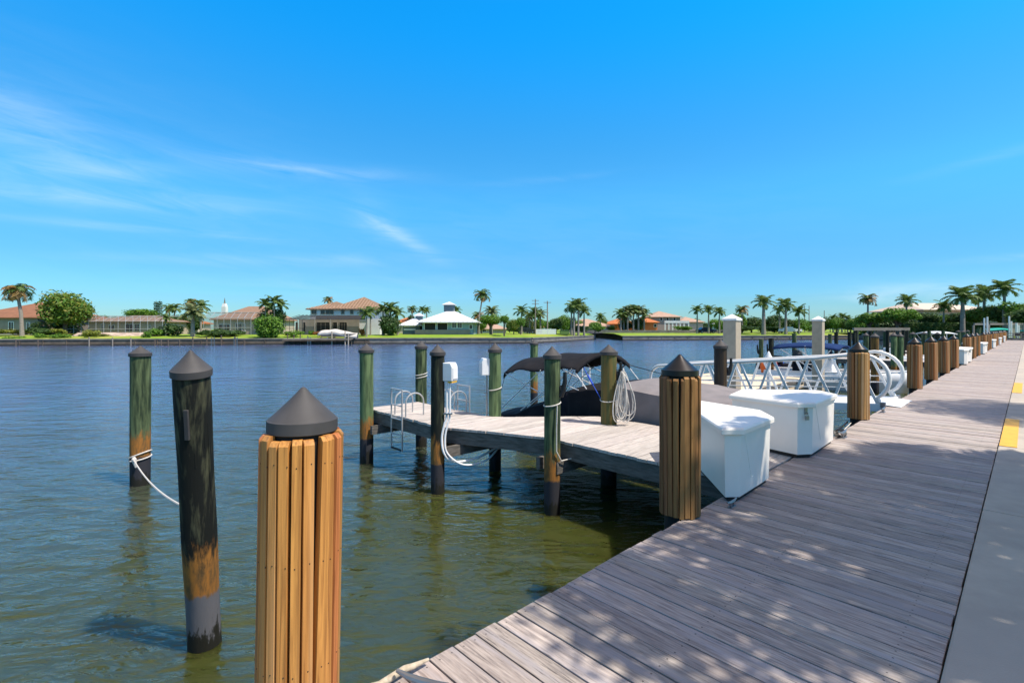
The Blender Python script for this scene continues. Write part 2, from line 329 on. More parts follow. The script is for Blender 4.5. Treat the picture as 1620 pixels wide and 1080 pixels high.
# mooring pile bodies: streaked green timber, a rusty tide band, a dark sleeve and wet foot, by height over the water
def pilemat(name, a, b, orange=True, sleeve=(.028, .028, .034), top=-.17, bot=-.53, dark=.5):
    m = mat(name, a, b, rough=.75, scale=2.2, stretch=(7, 7, .8), lo=dark - .12, hi=dark + .1, bump=.006, detail=8, spec=.25)
    t = m.node_tree; bs = t.nodes['Principled BSDF']; col = bs.inputs['Base Color'].links[0].from_socket
    g = nd(t, 'ShaderNodeNewGeometry'); s = nd(t, 'ShaderNodeSeparateXYZ'); t.links.new(g.outputs['Position'], s.inputs[0])
    nn = nd(t, 'ShaderNodeTexNoise'); nn.inputs['Scale'].default_value = 3; nn.inputs['Detail'].default_value = 8; nn.inputs['Roughness'].default_value = .7
    mv = nd(t, 'ShaderNodeMapping'); mv.inputs['Scale'].default_value = (7, 7, 1.6); t.links.new(g.outputs['Position'], mv.inputs[0]); t.links.new(mv.outputs[0], nn.inputs['Vector'])
    z = mth(t, 'ADD', s.outputs[2], mth(t, 'MULTIPLY_ADD', nn.outputs[0], .75, -.375))
    def band(zt, soft, c, col):
        r = nd(t, 'ShaderNodeMapRange'); r.inputs[1].default_value = zt + soft; r.inputs[2].default_value = zt - soft; t.links.new(z if soft > .02 else mth(t, 'ADD', mth(t, 'MULTIPLY_ADD', nn.outputs[0], .16, -.08), s.outputs[2]), r.inputs[0])
        x = nd(t, 'ShaderNodeMix', data_type='RGBA'); t.links.new(r.outputs[0], x.inputs[0]); t.links.new(col, x.inputs[6]); x.inputs[7].default_value = (*c, 1); return x.outputs[2]
    if orange:
        mo = nd(t, 'ShaderNodeMix', data_type='RGBA'); ro = nd(t, 'ShaderNodeMapRange'); ro.inputs[1].default_value = .42; ro.inputs[2].default_value = .62; t.links.new(nn.outputs[0], ro.inputs[0]); t.links.new(ro.outputs[0], mo.inputs[0]); mo.inputs[6].default_value = (.30, .125, .025, 1); mo.inputs[7].default_value = (.11, .065, .025, 1)
        r = nd(t, 'ShaderNodeMapRange'); r.inputs[1].default_value = top + .08; r.inputs[2].default_value = top - .08; t.links.new(z, r.inputs[0])
        x = nd(t, 'ShaderNodeMix', data_type='RGBA'); t.links.new(r.outputs[0], x.inputs[0]); t.links.new(col, x.inputs[6]); t.links.new(mo.outputs[2], x.inputs[7]); col = x.outputs[2]
    col = band(bot, .015, sleeve, col); col = band(-.84, .03, (.014, .014, .010), col)
    t.links.new(col, bs.inputs['Base Color']); return m
M['pileG'] = pilemat('green_pile', (.11, .145, .065), (.020, .034, .016))
M['pileG2'] = pilemat('bright_green_pile', (.12, .175, .075), (.03, .055, .025), dark=.56)
M['pileK'] = pilemat('blackened_pile', (.010, .012, .009), (.06, .07, .035), dark=.63)
M['pileK2'] = pilemat('split_black_pile', (.008, .009, .007), (.10, .10, .055), sleeve=(.11, .11, .12), dark=.63)
M['pileO'] = pilemat('ochre_pile', (.075, .085, .03), (.16, .11, .03), dark=.52)
M['core'] = mat('tarred_core', (.012, .010, .009), rough=.8)

# ------------------------------------------------------------------ water
def water_mat():
    m = bpy.data.materials.new('water'); m.use_nodes = True; t = m.node_tree; b = t.nodes['Principled BSDF']
    g = nd(t, 'ShaderNodeNewGeometry')
    b.inputs['Roughness'].default_value = .09; b.inputs['IOR'].default_value = 1.58; b.inputs['Specular IOR Level'].default_value = .5
    n0 = nd(t, 'ShaderNodeTexNoise'); n0.inputs['Scale'].default_value = .5; t.links.new(g.outputs['Position'], n0.inputs['Vector'])
    mx = nd(t, 'ShaderNodeMix', data_type='RGBA'); t.links.new(n0.outputs[0], mx.inputs[0])
    sp_ = nd(t, 'ShaderNodeSeparateXYZ'); t.links.new(g.outputs['Position'], sp_.inputs[0])
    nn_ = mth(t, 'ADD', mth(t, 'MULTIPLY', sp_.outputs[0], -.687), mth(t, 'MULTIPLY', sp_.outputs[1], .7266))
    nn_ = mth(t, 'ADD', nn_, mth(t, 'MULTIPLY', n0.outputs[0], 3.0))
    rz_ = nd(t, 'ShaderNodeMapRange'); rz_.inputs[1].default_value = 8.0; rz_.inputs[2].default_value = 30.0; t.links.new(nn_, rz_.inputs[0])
    sky_blue = nd(t, 'ShaderNodeMix', data_type='RGBA'); t.links.new(rz_.outputs[0], sky_blue.inputs[0]); t.links.new(mx.outputs[2], sky_blue.inputs[6]); sky_blue.inputs[7].default_value = (.068, .098, .19, 1)  # bluer further out: reflected sky put into the body colour
    mx.inputs[6].default_value = (.036, .044, .009, 1); mx.inputs[7].default_value = (.052, .060, .013, 1); t.links.new(sky_blue.outputs[2], b.inputs['Base Color'])
    b.inputs['Subsurface Weight'].default_value = 1.0; b.inputs['Subsurface Radius'].default_value = (.7, 1.0, .6); b.inputs['Subsurface Scale'].default_value = 1.1
    def lay(sx, sy, rz, scale, det, dist, rough=.5):
        mp = nd(t, 'ShaderNodeMapping'); mp.inputs['Scale'].default_value = (sx, sy, 1); mp.inputs['Rotation'].default_value = (0, 0, R(rz)); t.links.new(g.outputs['Position'], mp.inputs[0])
        n = nd(t, 'ShaderNodeTexNoise'); n.inputs['Scale'].default_value = scale; n.inputs['Detail'].default_value = det; n.inputs['Distortion'].default_value = dist
        n.inputs['Roughness'].default_value = rough; t.links.new(mp.outputs[0], n.inputs['Vector']); return n.outputs[0]
    a = lay(.55, 1.25, 12, 1.5, 3, .5); c = lay(.6, 1.3, -16, 4.4, 4, .4, .55); d = lay(1, 1, 0, .22, 2, 0); d2 = lay(.4, 1, 20, .06, 3, .5)
    h = mth(t, 'ADD', mth(t, 'MULTIPLY', a, .10), mth(t, 'MULTIPLY', c, .034))
    h = mth(t, 'MULTIPLY', mth(t, 'MULTIPLY', h, mth(t, 'MULTIPLY_ADD', d, 1.6, .25)), mth(t, 'MULTIPLY_ADD', d2, 1.6, .25))
    bp = nd(t, 'ShaderNodeBump'); bp.inputs['Distance'].default_value = 1.0; bp.inputs['Strength'].default_value = 1.0
    t.links.new(h, bp.inputs['Height']); t.links.new(bp.outputs[0], b.inputs['Normal']); return m
M['water'] = water_mat()
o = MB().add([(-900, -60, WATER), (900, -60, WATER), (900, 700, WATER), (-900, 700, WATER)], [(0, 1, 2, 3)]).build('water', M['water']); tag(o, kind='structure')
# ------------------------------------------------------------------ boardwalk and pavement
rnd = random.Random(4)
mb = MB(); s = -1.3
while s < 98.2:
    wd = 0.1385 + rnd.uniform(-.002, .002); e0 = .280 + rnd.uniform(-.003, .003); e1 = 1.995 + rnd.uniform(-.007, .007); dz = rnd.uniform(-.0035, .0015)
    skew = rnd.uniform(-.0015, .0015); vs = []
    for z in (-.04 + dz, dz):
        for (a, b) in ((s, e0), (s + wd, e0), (s + wd + skew, e1), (s + skew, e1)): vs.append(SN(a, b, z))
    mb.add(vs, [(3, 2, 1, 0), (4, 5, 6, 7), (0, 1, 5, 4), (1, 2, 6, 5), (2, 3, 7, 6), (3, 0, 4, 7)]); s += .1463
mb.v = [tuple((0.7266 * x + .687 * y, -.687 * x + .7266 * y, z)) for x, y, z in mb.v]      # back to boardwalk axes so that grain follows the boards
o = mb.build('boardwalk', M['deck'], rz=ANG, bevel=.003); tag(o, kind='structure')
mb = MB()
mb.box((48.5, 1.955, -.16), (99.5, .045, .23)); mb.box((48.5, 1.2, -.17), (99.5, .05, .24)); mb.box((48.5, .45, -.17), (99.5, .05, .24))
o = mb.build('boardwalk_joists', M['stringer'], rz=ANG); tag(o, kind='structure')
mb = MB(); mb.box((49, .21, -1.0), (101, .14, 1.9)); o = mb.build('seawall_bulkhead', M['wetwall'], rz=ANG); tag(o, kind='structure')
# pavement slabs with joints
mb = MB()
joints = [-2, 2.6, 5.97, 9.34, 12.28, 14.8, 17.35, 20.6, 23.6, 27, 31, 35, 39, 43, 48, 53, 58, 64, 70, 78, 86, 99]
for a, b in zip(joints, joints[1:]):
    mb.prism([(a + .006, -1.35), (b - .006, -1.35), (b - .006, .272), (a + .006, .272)], -.10, .012)
o = mb.build('pavement', M['concrete'], rz=ANG, bevel=.012); tag(o, kind='structure')
for (a, b) in ((9.36, 12.26), (17.37, 20.58)):
    mb = MB().box(((a + b) / 2, .18, .0165), (b - a, .17, .005)); tag(mb.build('kerb_marking', M['yellow'], rz=ANG), kind='structure')
mb = MB().prism([(-30, -60), (99, -60), (99, -1.38), (-30, -1.38)], -1.5, -.02); tag(mb.build('lawn_ground', M['grass'], rz=ANG), kind='structure')

# ------------------------------------------------------------------ wrapped pilings along the boardwalk edge
def cap_bm(r, h, rim, seg=28):
    mb = MB().lathe([(r * .97, 0), (r * 1.015, .004), (r * 1.015, rim), (r * .985, rim + .003)], seg)
    return mb.lathe([(r * .99, rim + .002), (r * .75, rim + h * .25), (r * .5, rim + h * .50), (r * .25, rim + h * .76), (r * .16, rim + h * .87), (r * .08, rim + h * .96), (.002, rim + h)], seg)
def wrapped(s, n, slat_key, cap_key, label, D=.33, top=1.17, seed=1, bottom=.004, lean=0.0, group=None, capr=.148, detailed=True):
    r_ = random.Random(seed); t = thing('wrapped_piling', label, 'piling', SN(s, n), ANG, group)
    ns = 22; mb = MB(); rr = D / 2
    for k in range(ns):
        th = 2 * math.pi * (k + r_.uniform(-.05, .05)) / ns; wd = 2 * math.pi * rr / ns * r_.uniform(.80, .93); tk = .034
        c, s_ = math.cos(th), math.sin(th); tz = top + r_.uniform(-.012, .008); bz = bottom + r_.uniform(0, .012); tw = r_.uniform(-.012, .012); vs = []
        for (z, dd) in ((bz, 0), (tz - .018, 0), (tz, .014)):
            sh = tw * (z - bz)
            for (a, b) in ((-wd / 2, rr - tk), (wd / 2, rr - tk), (wd / 2 * .94, rr - dd), (-wd / 2 * .94, rr - dd)):
                a += sh; vs.append((b * c - a * s_, b * s_ + a * c, z))
        fs = [(3, 2, 1, 0), (8, 9, 10, 11)]
        for q in (0, 4): fs += [(q + i, q + (i + 1) % 4, q + (i + 1) % 4 + 4, q + i + 4) for i in range(4)]
        mb.add(vs, fs)
    if detailed:
        for k in range(ns):
            th = 2 * math.pi * k / ns
            for z in (top - .11, top - .5, top - .92):
                mb.lathe([(.003, -.002), (.0032, .0015), (.001, .002)], 6, m=1)
                mb.v[-18:] = [tuple(Matrix.Rotation(th, 3, 'Z') @ Vector((rr + p[2], p[0] + .004 * ((k * 7) % 5 - 2), z + p[1] + .006 * ((k * 5) % 3)))) for p in mb.v[-18:]]
    cl = mb.build('slat_cladding', [M[slat_key], M['core']], t, bevel=.003 if detailed else 0)
    MB().tube([(0, 0, -2.4), (0, 0, top + .02)], D / 2 - .04, 16).build('timber_core', M['core'], t, smooth=True)
    cp = cap_bm(capr, .135, .05).build('cap', M[cap_key], t, smooth=True); cp.location = (0, 0, top + .006)
    t.rotation_euler = (lean, 0, ANG); return t
p1 = wrapped(.75, 2.10, 'slatA', 'capg', 'nearest piling, clad in bright orange pine slats under a matte grey cone cap', D=.325, top=1.165, seed=11, bottom=-.35, capr=.137)
p1.rotation_euler = (0, R(1.0), ANG)
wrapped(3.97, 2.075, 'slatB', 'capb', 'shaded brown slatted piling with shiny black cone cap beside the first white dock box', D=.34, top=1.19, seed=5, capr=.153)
wrapped(10.45, 2.07, 'slatC', 'capb', 'amber slatted piling with black cone cap standing in front of the gangway', D=.33, top=1.18, seed=7, capr=.145)
k = 0
AP = ['directly right of the gangway', 'second to the right of the gangway', 'third to the right of the gangway', 'fourth to the right of the gangway']
ss = [16.85, 20.1, 23.5, 26.9] + [s0 for s0 in (33.3, 36.7, 40.1, 46.6, 50, 53.4, 59.8, 63.2, 66.6, 73, 76.4, 79.8, 86.2, 89.6, 93)]
proto = None
for i, s0 in enumerate(ss):
    lab = 'amber slatted piling with black cap, ' + AP[i] if i < 4 else 'distant slatted piling on the boardwalk edge, %s past the first far dock box' % ORD[i - 4]
    if i < 4: wrapped(s0, 2.08, 'slatC', 'capb', lab, seed=20 + i, top=1.18 - .01 * i, detailed=False, group='slatted pilings along the boardwalk')
    else:
        if proto is None: proto = wrapped(s0, 2.08, 'slatC', 'capb', lab, seed=30, detailed=False, group='slatted pilings along the boardwalk')
        else: dup(proto, SN(s0, 2.08), ANG + i * .9, lab)

# ------------------------------------------------------------------ corner dock boxes
BOX2 = [(0, .14), (.21, 0), (1.33, .03), (1.63, .32), (.93, 1.18), (.20, 1.06)]
def dock_box(name_label, poly, s, n, h=.69, latch=True, group=None, vline=True):
    t = thing('dock_box', name_label, 'dock box', SN(s, n), ANG, group)
    b1 = inset(poly, .035); b0 = inset(poly, .05)
    MB().prism(inset(poly, .075), .003, .05).build('base', M['black'], t)
    l1 = inset(poly, .012); l2 = inset(poly, .12); mb = MB(); nn = len(poly)
    vs = [(p[0], p[1], h - .06) for p in poly] + [(p[0], p[1], h - .018) for p in poly] + [(p[0], p[1], h) for p in l1] + [(p[0], p[1], h + .016) for p in l2]
    fs = [tuple(range(nn))[::-1], tuple(range(3 * nn, 4 * nn))]
    for q in range(3): fs += [(q * nn + i, q * nn + (i + 1) % nn, (q + 1) * nn + (i + 1) % nn, (q + 1) * nn + i) for i in range(nn)]
    lid = mb.add(vs, fs).build('lid', M['gel'], t, bevel=.006)
    # body with moulded ridges on the long faces
    mbv = MB().prism(b0, .045, h - .05, b1)
    for i in range(nn):
        a0, a1 = Vector(b0[i]), Vector(b0[(i + 1) % nn]); c0, c1 = Vector(b1[i]), Vector(b1[(i + 1) % nn])
        if (a1 - a0).length < .7: continue
        def pt(u_, z): f = (z - .045) / (h - .095); p = (a0.lerp(a1, u_)).lerp(c0.lerp(c1, u_), f); return (p.x, p.y, z)
        ctr = Vector((sum(p[0] for p in b0) / nn, sum(p[1] for p in b0) / nn))
        mbv.tube([pt(.12, h - .08), pt(.36, .17), pt(.44, .17)], .0035, 6)
    mbv.build('body', M['gel'], t, bevel=.008)
    if latch:
        p = (Vector(b1[0]) + Vector(b1[1])) / 2; d = (Vector(b1[1]) - Vector(b1[0])).normalized(); nr = Vector((d.y, -d.x))
        a = math.atan2(d.y, d.x); q = p + nr * .012
        mb = MB().box((q.x, q.y, h - .10), (.035, .012, .09), a).tube([(q.x + nr.x * .012, q.y + nr.y * .012, h - .12), (q.x + nr.x * .03, q.y + nr.y * .03, h - .125)], .006, 6)
        la = mb.build('latch', M['strap'], t)
        q2 = q + nr * .018
        mb = MB().box((q2.x, q2.y, h - .185), (.042, .02, .05), a); mb.tube([(q2.x - d.x * .013, q2.y - d.y * .013, h - .16), (q2.x - d.x * .012, q2.y - d.y * .012, h - .125), (q2.x + d.x * .012, q2.y + d.y * .012, h - .125), (q2.x + d.x * .013, q2.y + d.y * .013, h - .16)], .0035, 6)
        mb.build('padlock', M['strap'], la)
    return t
def norm(poly):
    A = sum(poly[i][0] * poly[(i + 1) % len(poly)][1] - poly[(i + 1) % len(poly)][0] * poly[i][1] for i in range(len(poly)))
    return poly if A > 0 else poly[::-1]
BOX1 = [(-1.01, .12), (-.85, -.02), (-.02, 0), (.33, .25), (.55, 1.08), (.30, 1.20)]
dock_box('white corner dock box nearest the camera, beside the shaded brown piling', norm(BOX1), 5.46, 1.80, latch=False)
dock_box('white corner dock box with a padlocked latch, second along the boardwalk', norm(BOX2), 6.64, 1.79)
FB = [30.2, 43.4, 56.6, 69.8, 83.0]
bp = None
for i, s0 in enumerate(FB):
    for j in range(2):
        lab = 'far white dock box on the boardwalk edge, %s of the row beyond the gangway' % ORD[2 * i + j]
        if i == 0 and j == 0: bp = [dock_box(lab, norm(BOX1), s0, 1.80, group='far white dock boxes', latch=False), None]
        elif i == 0: bp[1] = dock_box(lab, norm(BOX2), s0 + 1.2, 1.79, group='far white dock boxes')
        else: dup(bp[j], SN(s0 + 1.2 * j, 1.79), None, lab)

# ------------------------------------------------------------------ finger piers
def lerp_t(n, tab):
    for (a, va), (b, vb) in zip(tab, tab[1:]):
        if n <= b: return va + (vb - va) * max(0, (n - a)) / (b - a)
    return tab[-1][1]
FT = [(2.0, 5.32), (4.95, 5.32), (6.6, 4.66), (9.2, 4.66)]; BT = [(2.0, 7.27), (5.4, 7.27), (6.7, 5.82), (9.2, 5.82)]
def finger_pier(label, ft, bt, s0, n1=9.12, detailed=True, group=None):
    t = thing('finger_pier', label, 'pier', SN(s0, 2.0), ANG, group); r_ = random.Random(8); mb = MB(); n = 2.03
    step = .1463 if detailed else .29
    while n < n1:
        a = lerp_t(n, ft) - s0 + r_.uniform(-.012, .012); b = lerp_t(n, bt) - s0 + r_.uniform(-.012, .012); dz = -.002 + r_.uniform(-.004, .003)
        a2 = lerp_t(n + step, ft) - s0; b2 = lerp_t(n + step, bt) - s0; wv = step - .006
        ja = a - .02; jb = b + .02; da = (a2 - (lerp_t(n, ft) - s0)); db = (b2 - (lerp_t(n, bt) - s0))
        mb.prism([(ja, n - 2), (jb, n - 2), (jb + db * .95, n - 2 + wv), (ja + da * .95, n - 2 + wv)], dz - .038, dz); n += step
    mb.build('decking', M['deck2'], t)
    for tab, sg in ((ft, 1), (bt, -1)):
        mb = MB(); pts = [(max(2.03, n_), v_) for n_, v_ in tab]; pts[-1] = (n1, pts[-1][1])
        for (na, va), (nb_, vb) in zip(pts, pts[1:]):
            mb.beam((va - s0 + sg * .03, na - 2, -.155), (vb - s0 + sg * .03, nb_ - 2, -.155), .05, .21)
        mb.build('stringer', M['stringer'], t)
    mb = MB(); mb.beam((lerp_t(n1, ft) - s0, n1 - 2 - .03, -.155), (lerp_t(n1, bt) - s0, n1 - 2 - .03, -.155), .05, .208)
    for q in (.3, .5, .7):
        for (na, nb_) in ((2.1, 5.0), (5.0, 6.65), (6.65, n1 - .1)):
            fa = lambda n_: lerp_t(n_, ft) * (1 - q) + lerp_t(n_, bt) * q - s0
            mb.beam((fa(na), na - 2, -.15), (fa(nb_), nb_ - 2, -.15), .05, .2)
    mb.build('joist', M['stringer'], t)
    for nc in ((8.82, 6.47, 4.70) if detailed else (8.6, 5)):
        for o_ in (-.17, .17):
            mb = MB().beam((lerp_t(nc, ft) - s0 - .20, nc - 2 + o_, -.345), (lerp_t(nc, bt) - s0 + .15, nc - 2 + o_, -.345), .07, .165)
            mb.build('cross_beam', M['stringer'], t)
    return t
finger_pier('weathered timber finger pier with a boat ladder and capped green piles', FT, BT, 5.3)

def mooring_pile(loc, D, top, key, label, cat='pile', cap=True, capkey='capg', lean=(0, 0), hook=None, group=None, z0=-2.6, seed=0):
    t = thing('mooring_pile', label, cat, (loc[0], loc[1], 0), 0, group); r_ = random.Random(seed + int(loc[0] * 91)); prof = []
    body_top = top - (.165 if cap else 0); z = z0
    while z < body_top - .01: prof.append(z); z += .3
    prof.append(body_top)
    mb = MB(); seg = 18; o0 = len(mb.v); ph = [r_.uniform(0, 6.28) for _ in range(4)]
    for z in prof:
        for k in range(seg):
            th = 2 * math.pi * k / seg
            rr = D / 2 * (1 + .025 * math.sin(2 * th + ph[0] + z) + .018 * math.sin(3 * th + ph[1] - 2 * z) + .012 * math.sin(7 * th + ph[2]))
            mb.v.append((rr * math.cos(th), rr * math.sin(th), z))
    for i in range(len(prof) - 1):
        for k in range(seg):
            k2 = (k + 1) % seg; mb.f.append((i * seg + k, i * seg + k2, (i + 1) * seg + k2, (i + 1) * seg + k)); mb.m.append(0)
    mb.f.append(tuple((len(prof) - 1) * seg + k for k in range(seg))); mb.m.append(0)
    mb.build('pole', M[key], t, smooth=True)
    if cap:
        c = cap_bm(D / 2 + .018, .125, .055, 22).build('cap', M[capkey], t, smooth=True); c.location = (0, 0, body_top - .012)
    t.rotation_euler = (lean[0], lean[1], 0); return t
def hook_part(t, ang, z, r, scale=1.0):
    c, s_ = math.cos(ang), math.sin(ang)
    mb = MB().tube([(c * (r + .01), s_ * (r + .01), z - .10 * scale), (c * (r + .05), s_ * (r + .05), z - .03 * scale), (c * (r + .075), s_ * (r + .075), z + .06 * scale), (c * (r + .075), s_ * (r + .075), z + .17 * scale)], [.035 * scale, .03 * scale, .024 * scale, .02 * scale], 8)
    mb.tube([(c * (r - .01), s_ * (r - .01), z - .10 * scale), (c * (r + .03), s_ * (r + .03), z - .05 * scale), (c * (r + .0), s_ * (r + .0), z + .02)], .03 * scale, 8)
    mb.build('rope_hook', M['black'], t, smooth=True)
fp = [(4.47, 8.86, .262, 1.31, 'pileG2', 'green mooring pile at the front outer corner of the finger pier'),
      (4.47, 6.45, .215, 1.35, 'pileK', 'dark pile carrying the white power box with hanging white conduits'),
      (5.15, 4.62, .225, 1.35, 'pileG', 'green pile with a black rope hook at the middle of the finger pier front'),
      (5.97, 9.25, .245, 1.33, 'pileG', 'green pile with a tied rope at the back outer corner of the finger pier'),
      (5.95, 6.75, .222, 1.34, 'pileG2', 'green pile on the back edge of the finger pier with a white meter box'),
      (6.83, 4.85, .262, 1.335, 'pileO', 'olive pile on the finger pier holding a coiled white hose')]
FP = []
for (s0, n0, D, tp, k_, lab) in fp: FP.append(mooring_pile(SN(s0, n0), D, tp, k_, lab))
hook_part(FP[2], R(-20), .78, .11, 1.25); hook_part(FP[5], R(-25), .86, .13, 1.1)
PA = at(222, 8.18); mooring_pile(PA, .285, zat(547, 8.18), 'pileG', 'leftmost mooring pile, green with an orange tide band and a white rope', seed=3)
# the leaning black pile: top and foot measured from its water line
PBf = at(324, 4.03); PBt = at(303, 3.72)
hgt = zat(563, 3.72) + 1.0
t = mooring_pile((0, 0), .238, 0, 'pileK2', 'leaning black split mooring pile with a grey strip, second from the left')
bpy.data.objects.remove(t.children[1]); bpy.data.objects.remove(t.children[0])
def lean_pile(t, foot, topp, D, key, capr):
    d = (topp - foot).normalized(); f0 = foot - d * 1.6; mb = MB(); pts = []; n_ = 24
    for i in range(n_ + 1): pts.append(f0.lerp(topp, i / n_))
    mb.tube(pts, [D / 2 * (1 + .02 * math.sin(i * .9)) + (.006 * i / n_) for i in range(n_ + 1)], 22); t.location = foot
    mb.v = [tuple(Vector(p) - foot) for p in mb.v]
    mb.build('pole', M[key], t, smooth=True)
    c = cap_bm(capr, .15, .055, 26); q = d.to_track_quat('Z', 'Y').to_matrix().to_4x4(); c.xf(q); c.v = [tuple(Vector(p) + topp - foot - d * .015) for p in c.v]
    c.build('cap', M['capg'], t, smooth=True)
top_b = PBt + Vector((0, 0, zat(592, 3.72))); foot_b = PBf + Vector((0, 0, WATER))
lean_pile(t, foot_b, top_b, .238, 'pileK2', .137)
dd = (top_b - foot_b).normalized(); q0 = foot_b + dd * ((zat(640, 3.75) - WATER)); q1 = foot_b + dd * (zat(686, 3.8) - WATER)
off = Vector((.028, -.125, 0)); MB().beam(q0 + off - foot_b, q1 + off - foot_b, .034, .02).build('grey_strip', M['capg'], t, bevel=.004)
mbs = MB()
for (a0, a1, rx) in ((1.95, 1.55, .09), (1.92, 1.70, .105), (1.9, 1.35, .112)):
    ang = R(-60 + 45 * (rx - .09) / .02); o_ = Vector((math.cos(ang) * .118, math.sin(ang) * .118, 0)); mbs.beam(dd * a0 + o_, dd * a1 + o_, .018, .01)
mbs.build('split_stave', M['pileK2'], t, bevel=.003)
# rope looped round the leftmost pile and slung to the black one
def catenary(a, b, sag, n=16): return [a.lerp(b, i / n) - Vector((0, 0, sag * 4 * (i / n) * (1 - i / n))) for i in range(n + 1)]
def ring(c, r, tilt=(0, 0), n=20, tw=0.0):
    return [Vector((c[0] + r * math.cos(2 * math.pi * k / n), c[1] + r * math.sin(2 * math.pi * k / n), c[2] + tilt[0] * math.cos(2 * math.pi * k / n) + tilt[1] * math.sin(2 * math.pi * k / n) + tw * k / n)) for k in range(n + 1)]
mb = MB(); c0 = Vector((PA.x, PA.y, -.50)); r0 = .153
mb.tube(ring(c0, r0, (.06, 0)), .011, 6); mb.tube(ring(c0 - Vector((0, 0, .06)), r0, (.02, .02)), .011, 6)
kn = c0 + Vector((.02, -.165, -.06)); mb.tube([kn + Vector((0, 0, .05)), kn + Vector((.01, -.01, .02)), kn + Vector((.02, -.01, -.03)), kn + Vector((.03, 0, -.12))], [.02, .036, .03, .012], 8)
end = Vector((foot_b.x - .10, foot_b.y + .05, zat(808, 4.1)))
mb.tube(catenary(kn, end, .12), .0105, 6)
tag(mb.build('mooring_rope', M['rope'], smooth=True), 'white mooring rope slung from the leftmost pile to the leaning black pile', 'rope')
# ropes round finger-pier piles
def rope_ring(p, r, zs, label, tail=None):
    mb = MB()
    for z in zs: mb.tube(ring((p.x, p.y, z), r, (.025, .012)), .009, 6)
    if tail: mb.tube(tail, .009, 6)
    tag(mb.build('rope', M['rope'], smooth=True), label, 'rope')
def sp(i): return FP[i].location
rope_ring(sp(3), .13, (.60, .54), 'pale rope wound round the back outer corner pile of the finger pier')
rope_ring(sp(4), .12, (.50,), 'rope tied round the pile with the white meter box')
p = sp(2); rope_ring(p, .119, (.54,), 'white line hanging down the front of the hooked green pile',
    tail=[Vector((p.x + .06, p.y - .12, .53)), Vector((p.x + .05, p.y - .13, .2)), Vector((p.x + .05, p.y - .13, -.1)), Vector((p.x + .12, p.y - .1, -.24)), Vector((p.x + .35, p.y + .02, -.22))])
# coiled hose on the olive pile
rr_ = random.Random(3); mb = MB(); p = sp(5); ctr = Vector((p.x + .19, p.y - .13, .50))
for i in range(11):
    a, b = rr_.uniform(.05, .17), rr_.uniform(.34, .44); ox, oz = rr_.uniform(-.03, .04), rr_.uniform(-.03, .02); pts = []
    for k in range(25):
        th = 2 * math.pi * k / 24; wob = rr_.uniform(-.006, .006)
        pts.append(ctr + Vector((ox + a * math.sin(th) * (.45 + .62 * (1 - math.cos(th)) / 1.6) + .04 * (1 - math.cos(th)) * (i % 3 - 1) + wob * .3, -.02 * i * .4 + .02 * math.sin(2 * th + i), oz + .0 + b * math.cos(th) - .0)))
    mb.tube(pts, .0085, 6)
mb.tube(ring((p.x, p.y, .42), .142, (.02, .03)), .008, 6)
tag(mb.build('coiled_hose', M['rope'], smooth=True), 'coil of white hose hung on the olive pile', 'hose')
# power boxes
def power_box(loc, rz, label, w_, h_, d_, rust=True):
    t = thing('power_box', label, 'electrical box', loc, rz); pr = [(-w_ / 2, 0), (w_ / 2, 0), (w_ / 2, d_), (-w_ / 2, d_)]
    mb = MB(); mb.prism([(-d_ / 2, 0), (d_ / 2, 0), (d_ / 2, h_ * .78), (d_ / 2 - .03, h_), (-d_ / 2, h_)], -w_ / 2, w_ / 2)
    mb.v = [(x, z, y) for x, y, z in mb.v]; b = mb.build('enclosure', M['white'], t, bevel=.012)
    MB().box((d_ / 2 + .006, 0, h_ * .42), (.012, w_ * .8, h_ * .62)).build('door', M['white'], t, bevel=.004)
    MB().box((-d_ / 2 - .02, 0, h_ * .9), (.04, w_ * .5, .02)).box((-d_ / 2 - .02, 0, h_ * .06), (.04, w_ * .5, .02)).build('bracket', M['strap'], t)
    if rust:
        MB().box((d_ * .25, 0, -.012), (d_ * .4, w_ * .9, .03)).build('sticker', M['yellow'], t)
    return t
p = sp(1); bx = Vector((p.x + .20, p.y - .01, zat(602, p.y)))
power_box(bx, R(-22), 'white power box with rounded hood on the dark finger pier pile', .19, .29, .17)
mb = MB(); z0 = bx.z
for k, (dx, r_) in enumerate(((.05, .022), (.10, .018))):
    x = p.x + .10 + dx
    mb.tube(smooth([(x, p.y - .06, z0), (x, p.y - .06, .22), (x - .03, p.y - .07, .1), (x - .07, p.y - .09, -.12), (x - .03, p.y - .1, -.36), (x + .12 + .1 * k, p.y - .04, -.50 - .05 * k), (x + .45 + .1 * k, p.y + .15, -.50 - .04 * k), (x + .75, p.y + .4, -.40)]), r_ * .85, 8)
tag(mb.build('conduit', M['white'], smooth=True), 'white flexible conduits hanging from the power box down under the pier', 'conduit')
MB().box((p.x + .17, p.y - .06, .26), (.14, .06, .02)).build('pipe_clamp', M['strap']).name = 'pipe_clamp'
tag(bpy.data.objects['pipe_clamp'], 'small steel clamp on the white conduits', 'clamp')
p = sp(4); bz = zat(593, p.y)
power_box(Vector((p.x - .19, p.y + .02, bz)), R(180 + 15), 'white meter box on the back pile of the finger pier', .2, .31, .15, rust=False)
mb = MB().tube([(p.x - .15, p.y - .02, bz + .02), (p.x - .15, p.y - .02, .0)], .014, 8).box((p.x - .165, p.y - .02, .42), (.09, .05, .02))
tag(mb.build('conduit_pipe', M['strap'], smooth=True), 'thin grey pipe running from the meter box to the pier deck', 'pipe')

